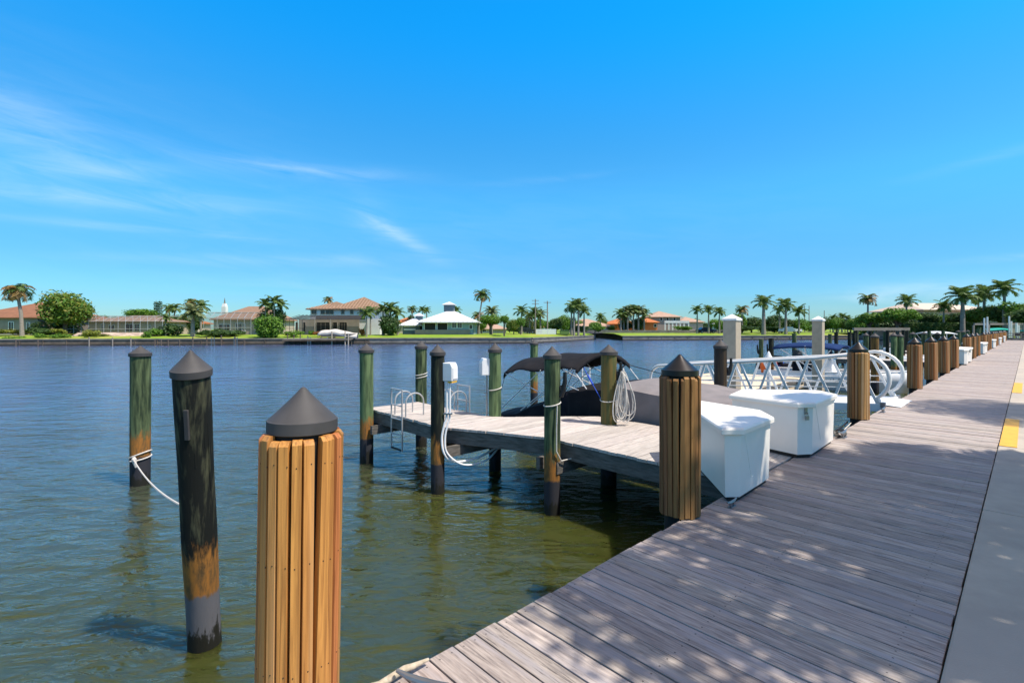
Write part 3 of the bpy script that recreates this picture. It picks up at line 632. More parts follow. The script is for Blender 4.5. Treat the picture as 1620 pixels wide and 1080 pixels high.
# ladders
def ladder(s, n, flip, label, drop=-.62, hoop=.40):
    t = thing('dock_ladder', label, 'ladder', SN(s, n), ANG); q = -1 if flip else 1
    for dn in (-.19, .19):
        mb = MB().tube([(-.035 * q, dn, drop), (-.035 * q, dn, .50)], .015, 8); mb.build('side_rail', M['alug'], t, smooth=True)
        pts = [(.04 * q, dn, -.1), (.04 * q, dn, hoop * .62)] + [(q * (.04 + .19 - .19 * math.cos(math.pi * k / 10)), dn, hoop * .62 + .17 * math.sin(math.pi * k / 10)) for k in range(1, 10)] + [(.42 * q, dn, hoop * .62), (.42 * q, dn, .0)]
        MB().tube(pts, .014, 8).build('hoop_handle', M['alug'], t, smooth=True)
    for z in (.49, .2, -.05, -.33, drop + .02):
        MB().tube([(-.035 * q, -.19, z), (-.035 * q, .19, z)], .014 if z > drop + .1 else .02, 8).build('rung', M['alug'] if z > drop + .1 else M['black'], t, smooth=True)
    return t
ladder(4.64, 7.95, False, 'aluminium boat ladder on the front edge of the finger pier')
ladder(5.84, 7.60, True, 'aluminium boat ladder on the back edge of the finger pier')
# cleats
def cleat(loc, rz, label, size=1.0, key='strap', rope=False):
    t = thing('dock_cleat', label, 'cleat', loc, rz); k = size
    MB().tube([(-.13 * k, 0, .075 * k), (-.07 * k, 0, .062 * k), (0, 0, .058 * k), (.07 * k, 0, .062 * k), (.13 * k, 0, .075 * k)], [.008 * k, .014 * k, .016 * k, .014 * k, .008 * k], 8).build('horn', M[key], t, smooth=True)
    MB().box((-.035 * k, 0, .028 * k), (.022 * k, .03 * k, .056 * k)).box((.035 * k, 0, .028 * k), (.022 * k, .03 * k, .056 * k)).box((0, 0, .005 * k), (.14 * k, .055 * k, .010 * k)).build('foot', M[key], t, bevel=.002)
    return t
def deckpt(u, v): Y = F * EYE / (v - HZ); return at(u, Y)
cleat(deckpt(1158, 801), ANG, 'galvanised cleat on the boardwalk in front of the nearest dock box', .75)
cleat(deckpt(1334, 692), ANG, 'galvanised cleat with dark line beside the padlocked dock box', 1.3)
cleat(deckpt(1397, 652), ANG, 'galvanised cleat at the foot of the gangway', 1.1)
cleat(deckpt(668, 1098), R(-20), 'galvanised cleat in the bottom corner of the boardwalk with a rope end', 1.0)
a = deckpt(1334, 692) + Vector((-.02, 0, .06)); mb = MB()
for k in range(4): mb.tube(ring(a + Vector((.03 * k - .05, .02 * k, .0)), .055, (.02, .04), 12), .009, 6)
tag(mb.build('cleat_line', M['black'], smooth=True), 'dark line wound on the cleat beside the padlocked dock box', 'line')
mb = MB(); a = deckpt(600, 1094); b = deckpt(640, 1069); c = deckpt(678, 1052)
mb.tube([Vector((a.x - .12, a.y - .03, .02)), Vector((a.x, a.y, .03)), Vector((b.x, b.y, .034)), Vector((b.x + .035, b.y + .014, .036)), Vector((c.x, c.y, .03))], [.017, .017, .016, .014, .007], 10)
tag(mb.build('frayed_rope', M['oldrope'], smooth=True), 'cut rope end lying on the boardwalk at its bottom corner', 'rope')
mb = MB(); a = SN(8.1, 2.15, .12); b = SN(10.3, 2.2, -.05)
mb.tube(catenary(a, b, .10), .014, 8); tag(mb.build('black_hose', M['black'], smooth=True), 'black hose sagging between the padlocked dock box and the gangway piling', 'hose')
mb = MB(); a = SN(8.2, 2.05, -.12); b = SN(10.25, 2.14, -.06); mb.tube(catenary(a, b, .02), .008, 6); tag(mb.build('white_line', M['rope'], smooth=True), 'thin white line stretched along the boardwalk edge to the gangway piling', 'line')

# ------------------------------------------------------------------ gangway and floating dock
t = thing('gangway', 'white aluminium truss gangway with curved handrails leading down to the floating dock', 'gangway', SN(12.35, 2.0), ANG)
NL, Z1 = 5.75, -.38
def gz(n): return .02 + (Z1 - .02) * n / NL
for side in (0, 1.55):
    top = []; hr = 1.02
    nA, nB = .55, NL - .45
    pts = [(side, .05, gz(.05) + .02)]
    for k in range(0, 11):                        # round nose at the boardwalk end
        th = R(-52 + 142 * k / 10); pts.append((side, .42 - .52 * math.cos(th) + .02, gz(0) + .55 + .50 * math.sin(th)))
    for k in range(1, 7): n_ = .55 + (NL - 1.0 - .55) * k / 6; pts.append((side, n_, gz(n_) + 1.03 - .12 * k / 6))
    for k in range(1, 7): th = R(90 * k / 6); pts.append((side, NL - .75 + .35 * math.sin(th), gz(NL - .7) + .91 - .35 + .35 * math.cos(th)))
    pts.append((side, NL - .38, gz(NL)))
    MB().tube(pts, .042, 10).build('handrail', M['alu'], t, smooth=True)
    mb = MB()
    for z in (.38, .52): mb.tube([(side, .25, gz(.25) + z), (side, NL - .42, gz(NL - .4) + z)], .014, 6)
    mb.build('mid_rail', M['alu'], t, smooth=True)
    mb = MB(); nn = 6; x0 = .12; dx = (NL - .9 - x0) / nn
    for k in range(nn):
        a0 = x0 + k * dx; a1 = a0 + dx / 2; a2 = a0 + dx
        tz = lambda n_: gz(n_) + 1.0 - .1 * n_ / NL
        mb.beam((side, a0, gz(a0) + .05), (side, a1, tz(a1)), .04, .05); mb.beam((side, a1 + .08, tz(a1)), (side, a2, gz(a2) + .05), .04, .05)
    mb.build('diagonal_brace', M['alu'], t)
    MB().beam((side, 0, gz(0) - .03), (side, NL, gz(NL) - .03), .07, .16).build('bottom_chord', M['white'], t, bevel=.004)
MB().grid([[(.04, 0, gz(0) + .03), (.04, NL, gz(NL) + .03)], [(1.51, 0, gz(0) + .03), (1.51, NL, gz(NL) + .03)]]).build('walkway', M['white'], t, solid=.03)
MB().prism([(.15, -.24), (1.52, -.24), (1.52, .12), (.15, .12)], [.006] * 2 + [.03] * 2, [.014] * 2 + [.042] * 2).build('landing_plate', M['white'], t)
mb = MB().box((-.02, .02, .05), (.09, .09, .11)).box((1.58, .02, .05), (.09, .09, .11)); mb.build('hinge_bracket', M['strap'], t, bevel=.008)
t = thing('floating_dock', 'sand coloured concrete floating dock at the foot of the gangway', 'floating dock', SN(12, 6.6), ANG)
MB().prism([(-.3, 0), (11.5, 0), (11.5, 3.8), (-.3, 3.8)], -.92, -.50).build('deck_slab', M['sand'], t, bevel=.02)
MB().box((5.6, -.03, -.60), (11.7, .06, .14)).box((5.6, 3.83, -.60), (11.7, .06, .14)).build('rub_rail', M['stringer'], t)
for i, s0 in enumerate((13.2, 16.5, 20.5)): cleat(SN(s0, 10.2, -.50), ANG, 'small cleat on the far edge of the floating dock, %s from the left' % ORD[i], 1.2)
def column(u, n, Y, label, D=.40, vt=497):
    c = at(u, Y); t = thing('concrete_column', label, 'column', (c.x, c.y, 0), ANG); z = zat(vt, Y)
    MB().box((0, 0, (z - .20 - 2.6) / 2), (D, D, z - .20 + 2.6)).build('shaft', M['column'], t, bevel=.02)
    MB().prism([(-D * .56, -D * .56), (D * .56, -D * .56), (D * .56, D * .56), (-D * .56, D * .56)], z - .20, z - .14).build('cap_base', M['white'], t)
    q = D * .56; MB().prism([(-q, -q), (q, -q), (q, q), (-q, q)], z - .14, z, [(-.01, -.01), (.01, -.01), (.01, .01), (-.01, .01)]).build('pyramid_cap', M['white'], t)
column(1158, 6.3, 15.1, 'tall square beige column with white pyramid cap, left of the pair')
column(1294.5, 6.3, 19.9, 'tall square beige column with white pyramid cap, right of the pair', D=.37, vt=500)
c = at(1216, 16.4); t = thing('dock_pedestal', 'slim white pedestal with a conical cap on the floating dock', 'pedestal', (c.x, c.y, -.5), 0)
MB().tube([(0, 0, 0), (0, 0, 1.12)], .065, 12).build('post', M['white'], t, smooth=True)
MB().lathe([(.13, 0), (.13, .04), (.06, .16), (.05, .2), (.01, .27)], 14).build('lamp_cap', M['white'], t, smooth=True).location = (0, 0, 1.08)
# dark pile behind the nearest box, its hook, and the brown one
pl = mooring_pile(at(1140, 9.6), .235, zat(537, 9.6), 'pileO', 'dark brown pile with a black rope hook behind the nearest dock box', seed=9)
[c_ for c_ in pl.children if c_.name.startswith('pole')][0].data.materials[0] = mat('brown_black_pile', (.022, .014, .008), (.10, .055, .015), rough=.6, scale=1.6, stretch=(8, 8, .6), lo=.5, hi=.75, bump=.006)
hook_part(pl, R(-15), zat(583, 9.6), .115, 1.25)
M['pileBr'] = pilemat('brown_pile', (.21, .12, .03), (.10, .055, .02))
pb = mooring_pile(at(1384, 19.5), .27, zat(527, 19.5), 'pileBr', 'brown pile with rope behind the gangway piling')
rope_ring(pb.location, .15, (.55, .35), 'pale rope on the brown pile behind the gangway')
pr = mooring_pile(at(845, 16.3), .25, zat(537, 16.3), 'pileG2', 'green pile with orange tide band behind the black boat canopy')
# ------------------------------------------------------------------ boat with black canopy and cover
def interp(x, tab):
    for (a, va), (b, vb) in zip(tab, tab[1:]):
        if x <= b: u_ = max(0, (x - a) / (b - a)); u_ = u_ * u_ * (3 - 2 * u_) * .5 + u_ * .5; return va + (vb - va) * u_
    return tab[-1][1]
t = thing('covered_boat', 'boat under black and grey canvas covers with a black canopy, moored behind the finger pier', 'boat', SN(8.5, 5.5), ANG)
TOP = [(2.3, .36), (3.4, .42), (4.2, .49), (5.05, .55), (5.6, .47), (6.28, .37), (6.6, .24), (7.15, .0), (8.14, -.34), (8.7, -.42)]
def cover_rows(n0, n1, cnt, side=True):
    rows = []
    r_ = random.Random(2)
    for i in range(cnt + 1):
        n_ = n0 + (n1 - n0) * i / cnt; T = interp(n_, TOP); hw = 1.02 if n_ < 6.5 else 1.02 - .35 * ((n_ - 6.5) / 2.2) ** 2
        row = []
        for j in range(25):
            w_ = -1 + 2 * j / 24
            if j == 0: x, z = -hw - .02, max(-.62, T - 1.15) if T > -.2 else -.62
            elif j == 1: x, z = -hw - .01, (T - .5 if T > 0 else T - .15) * .5 + -.2
            elif j == 2: x, z = -hw, T - .03
            elif j == 24: x, z = hw + .02, -.62
            elif j == 23: x, z = hw + .01, T - .3
            elif j == 22: x, z = hw, T - .03
            else: ww = (j - 12) / 10; x, z = ww * hw * .985, T + .09 * (1 - ww * ww) - .03 * abs(math.sin(n_ * 3.1)) * (1 - abs(ww))
            fold = .018 * noise.noise(Vector((n_ * 3.0, w_ * 2 + z, 0))) + .010 * math.sin(n_ * 9 + z * 14) * (1 if 5.0 < n_ < 6.4 else .15)
            row.append((x + fold, n_ - 5.5, z + fold * .6))
        rows.append(row)
    return rows
MB().grid(cover_rows(2.3, 5.25, 24)).build('grey_side_cover', M['greycv'], t, smooth=True, solid=.006)
MB().grid(cover_rows(5.24, 6.3, 14)).build('wrinkled_mid_cover', M['blackcv'], t, smooth=True, solid=.006)
MB().grid(cover_rows(6.29, 8.7, 20)).build('black_bow_cover', M['darkcv'], t, smooth=True, solid=.006)
hull = [(-1.0, -3.3), (1.0, -3.3), (1.02, .9), (.72, 2.4), (.0, 3.45), (-.72, 2.4), (-1.02, .9)]
MB().prism([(x * .8, y * .96) for x, y in hull], -1.3, -.45, hull).build('hull', M['white'], t, bevel=.03)
# canopy: arched cloth over three bows
rows = []
for i in range(21):
    f = i / 20; n_ = 6.15 + 2.1 * f; zc = 1.10 - .20 * f + .05 * math.sin(math.pi * f); ze = .80 - .23 * f
    for_bow = .028 * abs(math.sin(math.pi * f * 2)); row = []
    ze += .10 * math.sin(math.pi * min(1, f * 2) if f < .5 else math.pi * (f - .5) * 2) ** 2
    for j in range(25):
        w_ = -1 + 2 * j / 24; z = zc - (zc - ze) * abs(w_) ** 2.1 - for_bow
        row.append((w_ * .96, n_ - 5.5, z))
    rows.append(row)
for k_, f_ in ((0, 1), (-1, 1)):
    pass
cnp = MB().grid(rows).build('canopy', M['blackcv'], t, smooth=True, solid=.014)
mb = MB()
for ii, dy in ((0, -.015), (20, .015)):     # drooping valance at both ends
    e = rows[ii]; mb.grid([e, [(x, y + dy, z - .085 - .03 * abs(w_i - 12) / 12) for w_i, (x, y, z) in enumerate(e)]])
mb.build('valance', M['blackcv'], cnp, smooth=True, solid=.008)
mb = MB()
for sx in (-.95, .95):
    g = lambda n_: max(-.2, interp(n_, TOP))
    mb.tube([(sx, 2.7, .58), (sx, 1.0, .05)], .012, 6); mb.tube([(sx, .75, .80), (sx, 2.2, -.2)], .012, 6); mb.tube([(sx, 1.75, .68), (sx, .3, .32)], .010, 6)
    mb.tube([(sx, .72, .80), (sx, 2.0, -.12)], .010, 6); mb.tube([(sx, .72, .80), (sx, .35, .4)], .010, 6); mb.tube([(sx, 1.6, .72), (sx, 3.0, -.36)], .010, 6)
for f in (.1, .5, .9):
    r_ = rows[int(round(f * 20))]; mb.tube([(x * .97, y, z - .035) for x, y, z in r_], .010, 6)
mb.build('canopy_frame', M['alu'], t, smooth=True)
mb = MB(); mb.tube([(-.95, 2.7, .56), (-.97, 3.05, -.36)], .006, 6); mb.tube([(-.95, .70, .78), (-.98, 1.0, .1)], .006, 6); mb.tube([(.95, .62, .78), (.9, -1.0, .50)], .008, 6); mb.tube([(-.95, .62, .78), (-.5, -.4, .55)], .005, 5)
mb.build('canopy_strap', M['black'], t, smooth=True)
a = Vector(FP[5].location) + Vector((-.14, 0, .43)); b = SN(7.9, 6.25, .84)
mb = MB().tube([b, b.lerp(a, .35)], .010, 6).tube([b.lerp(a, .35), b.lerp(a, .62)], .022, 6).tube([b.lerp(a, .62), a], .007, 5)
tag(mb.build('blue_strap', M['blue'], smooth=True), 'bright blue strap from the black canopy to the olive pile', 'strap')
# white swim ladder standing at the boat's far side
c = at(927, 12.6); t = thing('boarding_ladder', 'white boarding ladder standing beyond the black canopy boat', 'ladder', (c.x, c.y, -.6), R(10))
MB().tube([(-.1, 0, 0), (-.1, 0, 1.42)], .02, 8).tube([(.1, 0, 0), (.1, 0, 1.42)], .02, 8).build('side_rail', M['white'], t, smooth=True)
mb = MB()
for k in range(5): mb.box((0, 0, .2 + .26 * k), (.2, .05, .02))
mb.build('rung', M['white'], t)

# ------------------------------------------------------------------ open boats
def hull_loft(L_, B, free, prow=1.0, flip=1):
    rows = []; n_ = 16
    for i in range(n_ + 1):
        f = i / n_; x = -L_ / 2 + L_ * f; wd = B / 2 * (1 - max(0, (f - .45) / .55) ** 2.3); sh = free * (1 + .30 * f * f); keel = -.28 + .28 * max(0, (f - .7) / .3) ** 2
        rake = .35 * max(0, f - .8) / .2
        rows.append([(x + 0, -wd, sh), (x - rake * .2, -wd * .96, sh * .55), (x - rake * .6, -wd * .80, .0), (x - rake, 0, keel), (x - rake * .6, wd * .80, .0), (x - rake * .2, wd * .96, sh * .55), (x, wd, sh)])
    return rows
def motor_boat(label, loc, rz, canopy_key=None, L_=5.6, B=2.1, free=.68, canz=1.95, cab=True, canlen=2.6, group=None):
    t = thing('motor_boat', label, 'boat', loc, rz, group); rows = hull_loft(L_, B, free)
    MB().grid(rows).build('hull', M['white'], t, smooth=True, solid=.03)
    tr = rows[0]; MB().add(tr, [tuple(range(7))[::-1]]).build('transom', M['white'], t, solid=.03)
    dk = []
    for r_ in rows: dk.append([(r_[0][0], r_[0][1] * .97, r_[0][2] - (.22 if r_[0][0] < L_ * .12 else .03)), (r_[6][0], r_[6][1] * .97, r_[6][2] - (.22 if r_[0][0] < L_ * .12 else .03))])
    MB().grid(dk).build('deck', M['gel'], t, solid=.02)
    mb = MB()
    for k in (0, 6): mb.tube([(r_[k][0], r_[k][1], r_[k][2] + .02) for r_ in rows], .03, 6)
    mb.build('gunwale', M['white'], t, smooth=True)
    MB().box((-.2, 0, free + .22), (.6, .75, .75), top=.85).build('console', M['white'], t, bevel=.04)
    MB().box((-1.15, 0, free + .05), (.55, 1.3, .45)).box((-1.4, 0, free + .42), (.14, 1.3, .5)).build('seat', M['darkcv'], t, bevel=.06)
    MB().prism([(-.02, -.32), (.12, -.32), (.12, .32), (-.02, .32)], free + .6, free + .95, [(-.12, -.3), (-.10, -.3), (-.10, .3), (-.12, .3)]).build('windscreen', M['glass'], t)
    MB().box((-L_ / 2 - .2, 0, free + .12), (.42, .34, .55), top=.8).box((-L_ / 2 - .22, 0, free - .45), (.16, .14, .8)).build('outboard_motor', M['black'], t, bevel=.06)
    if canopy_key:
        rr = []
        for i in range(9):
            f = i / 8; x = -1.2 + canlen * f - canlen * .35
            rr.append([(x, (-1 + 2 * j / 10) * B * .46, canz - .16 * abs(-1 + 2 * j / 10) ** 2.2 - .10 * (2 * f - 1) ** 2) for j in range(11)])
        MB().grid(rr).build('canopy', M[canopy_key], t, smooth=True, solid=.07)
        mb = MB()
        for sy in (-B * .44, B * .44):
            mb.tube([(rr[1][0][0], sy, canz - .25), (-.3, sy, free)], .022, 6); mb.tube([(rr[7][0][0], sy, canz - .25), (-.6, sy, free)], .022, 6); mb.tube([(rr[4][0][0], sy, canz - .1), (rr[4][0][0] + .1, sy, free)], .03, 6)
        mb.build('canopy_frame', M['white'], t, smooth=True)
    return t
mb2 = motor_boat('white open motor boat with a navy canopy moored beyond the gangway', Vector((*SN(25.0, 5.9)[:2], WATER)), ANG - R(90), 'navy', L_=5.6, B=2.2)
mb = MB()
for k in range(6): mb.box((1.1 + .12 * k, 1.0, .62), (.08, .012, .11))
h = mb2
for sy in (1, -1):      # registration mark: simple dark strokes of a hull number on the bow quarter
    pass
fx = bpy.data.curves.new('registration_number', 'FONT'); fx.body = 'FL 2047'; fx.size = .24; fx.extrude = .002
fo = bpy.data.objects.new('registration_number', fx); C.objects.link(fo); dg = bpy.context.evaluated_depsgraph_get(); me = bpy.data.meshes.new_from_object(fo.evaluated_get(dg)); bpy.data.objects.remove(fo)
me.materials.clear(); me.materials.append(M['black'])
fo = bpy.data.objects.new('registration_number', me); C.objects.link(fo); fo.parent = mb2; fo.location = (.15, -1.085, .36); fo.rotation_euler = (R(80), 0, 0)
s2 = motor_boat('low white skiff loaded with bright bags behind the floating dock', Vector((*at(1262, 26.5)[:2], WATER)), R(8), None, L_=3.6, B=1.6, free=.5)
for i, (u, key, nm, lab, cat, sx, sz) in enumerate(((1207, 'orange', 'life_jacket', 'orange life jacket hanging beside the dark pile at the floating dock', 'life jacket', .20, .62),
        (1226, 'red', 'cloth_bag', 'red cloth bag at the left end of the low white skiff', 'bag', .26, .34), (1236, 'blue', 'cloth_bag', 'blue cloth bag next to the red one in the skiff', 'bag', .24, .38))):
    c = at(u, 22.6 if i == 0 else 25.9); z = -.42 if i == 0 else -.45
    mb = MB(); mb.lathe([(sx * .5, 0), (sx * .62, sz * .2), (sx * .6, sz * .6), (sx * .4, sz * .88), (sx * .15, sz)], 10, jit=.12, rnd=random.Random(i)); tag(mb.build(nm, M[key], smooth=True, loc=(c.x, c.y, z)), lab, cat)
# inflatable tender and bicycle-like dark gear behind the gangway foot
c = at(1262, 14.6); t = thing('inflatable_tender', 'grey and white inflatable tender lying against the floating dock behind the gangway', 'dinghy', (c.x, c.y, -.95), ANG + R(15))
pts = [(-1.2, -.55, .2), (.6, -.55, .22), (1.2, -.35, .3), (1.5, 0, .36), (1.2, .35, .3), (.6, .55, .22), (-1.2, .55, .2)]
MB().tube(pts, .19, 12).build('tube', M['capg'], t, smooth=True); MB().prism([(-1.2, -.5), (.9, -.5), (1.3, 0), (.9, .5), (-1.2, .5)], .08, .14).build('floor', M['white'], t)
c = at(1119, 13.4); t = thing('outboard_motor', 'black outboard motor on the floating dock behind the shaded brown piling', 'outboard motor', (c.x, c.y, -.5), R(20))
MB().box((0, 0, .33), (.26, .34, .42), top=.75).build('cowling', M['black'], t, bevel=.06); MB().box((0, 0, .08), (.1, .12, .26)).build('leg', M['black'], t); MB().tube([(-.1, -.1, .35), (-.42, -.1, .56), (-.52, -.1, .46)], .035, 8).build('tiller_handle', M['black'], t, smooth=True)

# ------------------------------------------------------------------ further finger piers, piles and boats along the basin
far_ft = [(2.0, 5.5), (9.2, 5.5)]; far_bt = [(2.0, 7.0), (9.2, 7.0)]
fpr = finger_pier('distant timber finger pier, nearest of those beyond the gangway', far_ft, far_bt, 5.5, detailed=False, group='distant finger piers'); fpr.location = SN(30.8, 2.0)
for i, s0 in enumerate((44, 57.2, 70.4)): dup(fpr, SN(s0, 2), ANG, 'distant timber finger pier, %s beyond the gangway' % ORD[i + 1])
NP = 0
far = [(1204, 536, 24, 0, 'pileG', .21), (1220, 535, 24, 0, 'pileK', .23), (1256.5, 527, 27, 0, 'pileG', .22), (1313, 528, 30, 0, 'pileG', .2), (1323, 525.5, 27, 0, 'pileK', .2),
       (1344, 525, 29, 0, 'pileK', .19), (1351, 526, 31, 0, 'pileK', .2), (1370, 526, 24, 1, 'pileG', .22), (1377, 524, 30, 0, 'pileK', .18), (1404, 522.5, 31, 0, 'pileK', .2),
       (1414, 526, 23, 1, 'pileG2', .25), (1424, 527, 23, 1, 'pileG2', .25), (1429, 522, 33, 0, 'pileK', .2), (1444, 525, 33, 1, 'pileG', .33), (1462, 524.5, 33, 1, 'pileG', .33),
       (1470, 524, 40, 0, 'pileG', .25), (1483, 525, 33, 1, 'pileK', .3), (1492, 523, 42, 0, 'pileG', .25), (1516, 522.5, 50, 1, 'pileG', .4), (1524, 523, 52, 1, 'pileG', .4),
       (1531, 522, 60, 1, 'pileG', .4), (1547, 520.5, 60, 0, 'pileG', .4), (1549.5, 518, 66, 0, 'pileG', .35), (1400, 522, 46, 1, 'pileG', .3), (1355, 523, 44, 1, 'pileG', .3)]
far.sort()
for i, (u, v, Y, cp_, k_, D) in enumerate(far):
    c = at(u, Y); q = mooring_pile(c, D, zat(v, Y), k_, 'distant dark mooring pile in the basin, %s from the left' % ORD[i], cap=bool(cp_), group='distant basin piles')
    if i < 2: hook_part(q, R(180), zat(v + 18, Y), D / 2, 1.6)
# boat lift beam and two more boats
def lift(label, u0, u1, v, Y, cat='boat lift', h0=WATER):
    a, b = at(u0, Y, zat(v, Y)), at(u1, Y, zat(v, Y)); t = thing('boat_lift', label, cat, a, 0); d = b - a
    MB().beam((0, 0, 0), d, .22, .24).build('top_beam', M['trunk'], t)
    for p in (Vector((.2, 0, 0)), d - Vector((.2, 0, 0))): MB().tube([(p.x, p.y, -a.z - 2), (p.x, p.y, -.1)], .14, 8).build('post', M['pileK'], t)
lift('long brown timber lift beam on posts in front of the lawn', 1350, 1438, 520.5, 40)
motor_boat('distant white boat with a pale canopy behind the slatted pilings', Vector((*at(1490, 45)[:2], WATER)), R(15), 'white', L_=6, B=2.1, canz=2.35, group=None)
motor_boat('distant white boat moored left of the pile with the pale rope', Vector((*at(1412, 34)[:2], WATER)), R(-20), None, L_=5.5, B=2.2)
# ------------------------------------------------------------------ land across the water
sl = [(-420, 55), (-78, 74), (-37, 80), (-10, 84.5), (3.4, 86), (8.5, 95), (20, 118)]
sr = [(24.5, 108), (50, 113), (83, 118), (84, 100), (76, 80), (71.8, 70.4)]
def land(name, shore, back, mat_=None):
    inner = [(x, y + 9) for x, y in shore]; mb = MB()
    poly0 = shore; n_ = len(shore)
    for i in range(n_ - 1):
        mb.add([(*shore[i], 0), (*shore[i + 1], 0), (*inner[i + 1], .45), (*inner[i], .45)], [(0, 1, 2, 3)])
    vs = [(*p, .45) for p in inner] + [(*p, .6) for p in back]; tri = tessellate_polygon([[Vector(v) for v in vs]])
    mb.add(vs, [t_ for t_ in tri])
    return tag(mb.build(name, M['grass']), kind='structure')
land('far_lawn', sl, [(24, 700), (-900, 700), (-900, 64)])
land('right_lawn', sr[:3], [(900, 700), (27, 700)])
vs = [(83, 118, .40), (84, 100, -.01), (76, 80, -.01), (71.8, 70.4, -.01), (72.5, 69.4, -.01), (400, 69.4, .1), (900, 300, .4), (900, 690, .4)]
tag(MB().add(vs, [t_ for t_ in tessellate_polygon([[Vector(v) for v in vs]])]).build('basin_end_lawn', M['grass']), kind='structure')
def wall_line(name, label, pts, key='seawall', h0=-1.25, h1=.06, th=.35, capw=.55):
    t = thing(name, label, 'seawall', (pts[0][0], pts[0][1], 0)); o0 = Vector((*pts[0], 0)); mb = MB(); mc = MB(); mw = MB()
    for a, b in zip(pts, pts[1:]):
        a, b = Vector((*a, 0)) - o0, Vector((*b, 0)) - o0
        mb.beam(a + Vector((0, 0, (h1 - .2 + h0) / 2)), b + Vector((0, 0, (h1 - .2 + h0) / 2)), th, (h1 - .2) - h0)
        mc.beam(a + Vector((0, 0, h1 - .1)), b + Vector((0, 0, h1 - .1)), capw, .2)
        mw.beam(a + Vector((0, -.03, -.95)), b + Vector((0, -.03, -.95)), th + .1, .38)
        L_ = (b - a).length; k = 3.0
        while k < L_:
            p = a.lerp(b, k / L_); mb.box((p.x, p.y - .22, -.55), (.05, .12, 1.2)); k += 3.2
    mb.build('panel_wall', M[key], t); mc.build('cap_beam', M['seawall'], t); mw.build('tide_band', M['wetwall'], t)
M['darkwood'] = mat('old_bulkhead', (.17, .13, .09), (.09, .068, .048), rough=.9, scale=1)
wall_line('seawall', 'dark wooden bulkhead along the left shore', [(-420, 55), (-78, 74), (-37, 80), (-24, 82)], key='darkwood')
wall_line('seawall', 'grey concrete seawall below the white roofed house', [(-24, 82.2), (-10, 84.5), (3.4, 86)])
wall_line('seawall', 'concrete seawall turning into the side canal', [(3.4, 86.3), (8.5, 95), (20, 118)])
wall_line('seawall', 'long grey concrete seawall in front of the right lawn', [(24.5, 108), (50, 113), (83, 118)])
wall_line('seawall', 'seawall closing the basin on the right', [(83, 117.5), (84, 100), (76, 80), (71.8, 70.4)])
# road behind the side canal, and the low bridge
mb = MB(); mb.add([(20, 150, .62), (140, 160, .62), (140, 172, .62), (20, 162, .62)], [(0, 1, 2, 3)]); tag(mb.build('road', M['seawall']), kind='structure')
t = thing('road_bridge', 'low grey road bridge over the side canal in front of the orange house', 'bridge', (30, 136, 0))
MB().box((8, 0, .62), (46, 5, .35)).build('bridge_deck', M['seawall'], t); MB().box((8, -2.4, 1.0), (46, .2, .45)).build('parapet', M['seawall'], t)

# ------------------------------------------------------------------ foliage builders
def leafball(mb, rnd_, c, r, cnt, size, flat=.85, m=0):
    for _ in range(cnt):
        d = Vector((rnd_.gauss(0, 1), rnd_.gauss(0, 1), rnd_.gauss(0, 1))).normalized(); k = rnd_.uniform(.62, 1.06)
        p = Vector(c) + Vector((d.x * r, d.y * r, d.z * r * flat)) * k
        nrm = (d + Vector((rnd_.gauss(0, .55), rnd_.gauss(0, .55), rnd_.gauss(0, .55) + .25))).normalized()
        a = nrm.orthogonal().normalized(); b = nrm.cross(a); th = rnd_.uniform(0, 6.28); a, b = a * math.cos(th) + b * math.sin(th), b * math.cos(th) - a * math.sin(th)
        s_ = size * rnd_.uniform(.6, 1.35)
        mb.add([p - a * s_, p + b * s_ * .42 + nrm * s_ * .1, p + a * s_, p - b * s_ * .42 + nrm * s_ * .1], [(0, 1, 2, 3)], m)
def crown_mesh(name, key, w_, h_, seed, clumps=26, leaves=70, size=.24, base=0.0, d_=None, rough=.3):
    r_ = random.Random(seed); mb = MB(); d_ = d_ or w_
    for i in range(clumps):
        for _ in range(30):
            p = Vector((r_.uniform(-1, 1), r_.uniform(-1, 1), r_.uniform(-1, 1)))
            if .35 < p.length < 1: break
        p = p * (1 - rough * .5 + r_.uniform(-rough, rough) * .4); cr = min(w_, h_) * r_.uniform(.19, .32)
        c = (p.x * (w_ / 2 - cr * .35), p.y * (d_ / 2 - cr * .35), base + h_ / 2 + p.z * (h_ / 2 - cr * .5))
        leafball(mb, r_, c, cr, leaves, size)
    me = mb.mesh(name, M[key]); return me
def from_mesh(name, me, parent=None, loc=None, rz=None, scale=None):
    o = bpy.data.objects.new(name, me); C.objects.link(o); o.parent = parent
    if loc is not None: o.location = loc
    if rz is not None: o.rotation_euler = (0, 0, rz)
    if scale is not None: o.scale = scale if isinstance(scale, (tuple, list)) else (scale,) * 3
    return o
CM = {}
def cm(kind, seed=0):
    k = (kind, seed)
    if k not in CM:
        P_ = dict(round=('leafA', 1, 1, 32, 120, .052), mango=('leafB', 1, 1, 44, 150, .042), dark=('leafC', 1, 1, 32, 110, .055), flat=('leafA', 1, .55, 44, 120, .045), hedge=('leafC', 1, .3, 40, 90, .034),
                  yellow=('leafD', 1, .7, 14, 80, .06), bush=('leafA', 1, .75, 14, 90, .06), dbush=('leafC', 1, .75, 14, 90, .06), flower=('leafF', 1, .6, 14, 80, .06))[kind]
        CM[k] = crown_mesh(kind + '_crown', P_[0], P_[1], P_[2], seed * 7 + 3, P_[3], P_[4], P_[5])
    return CM[k]
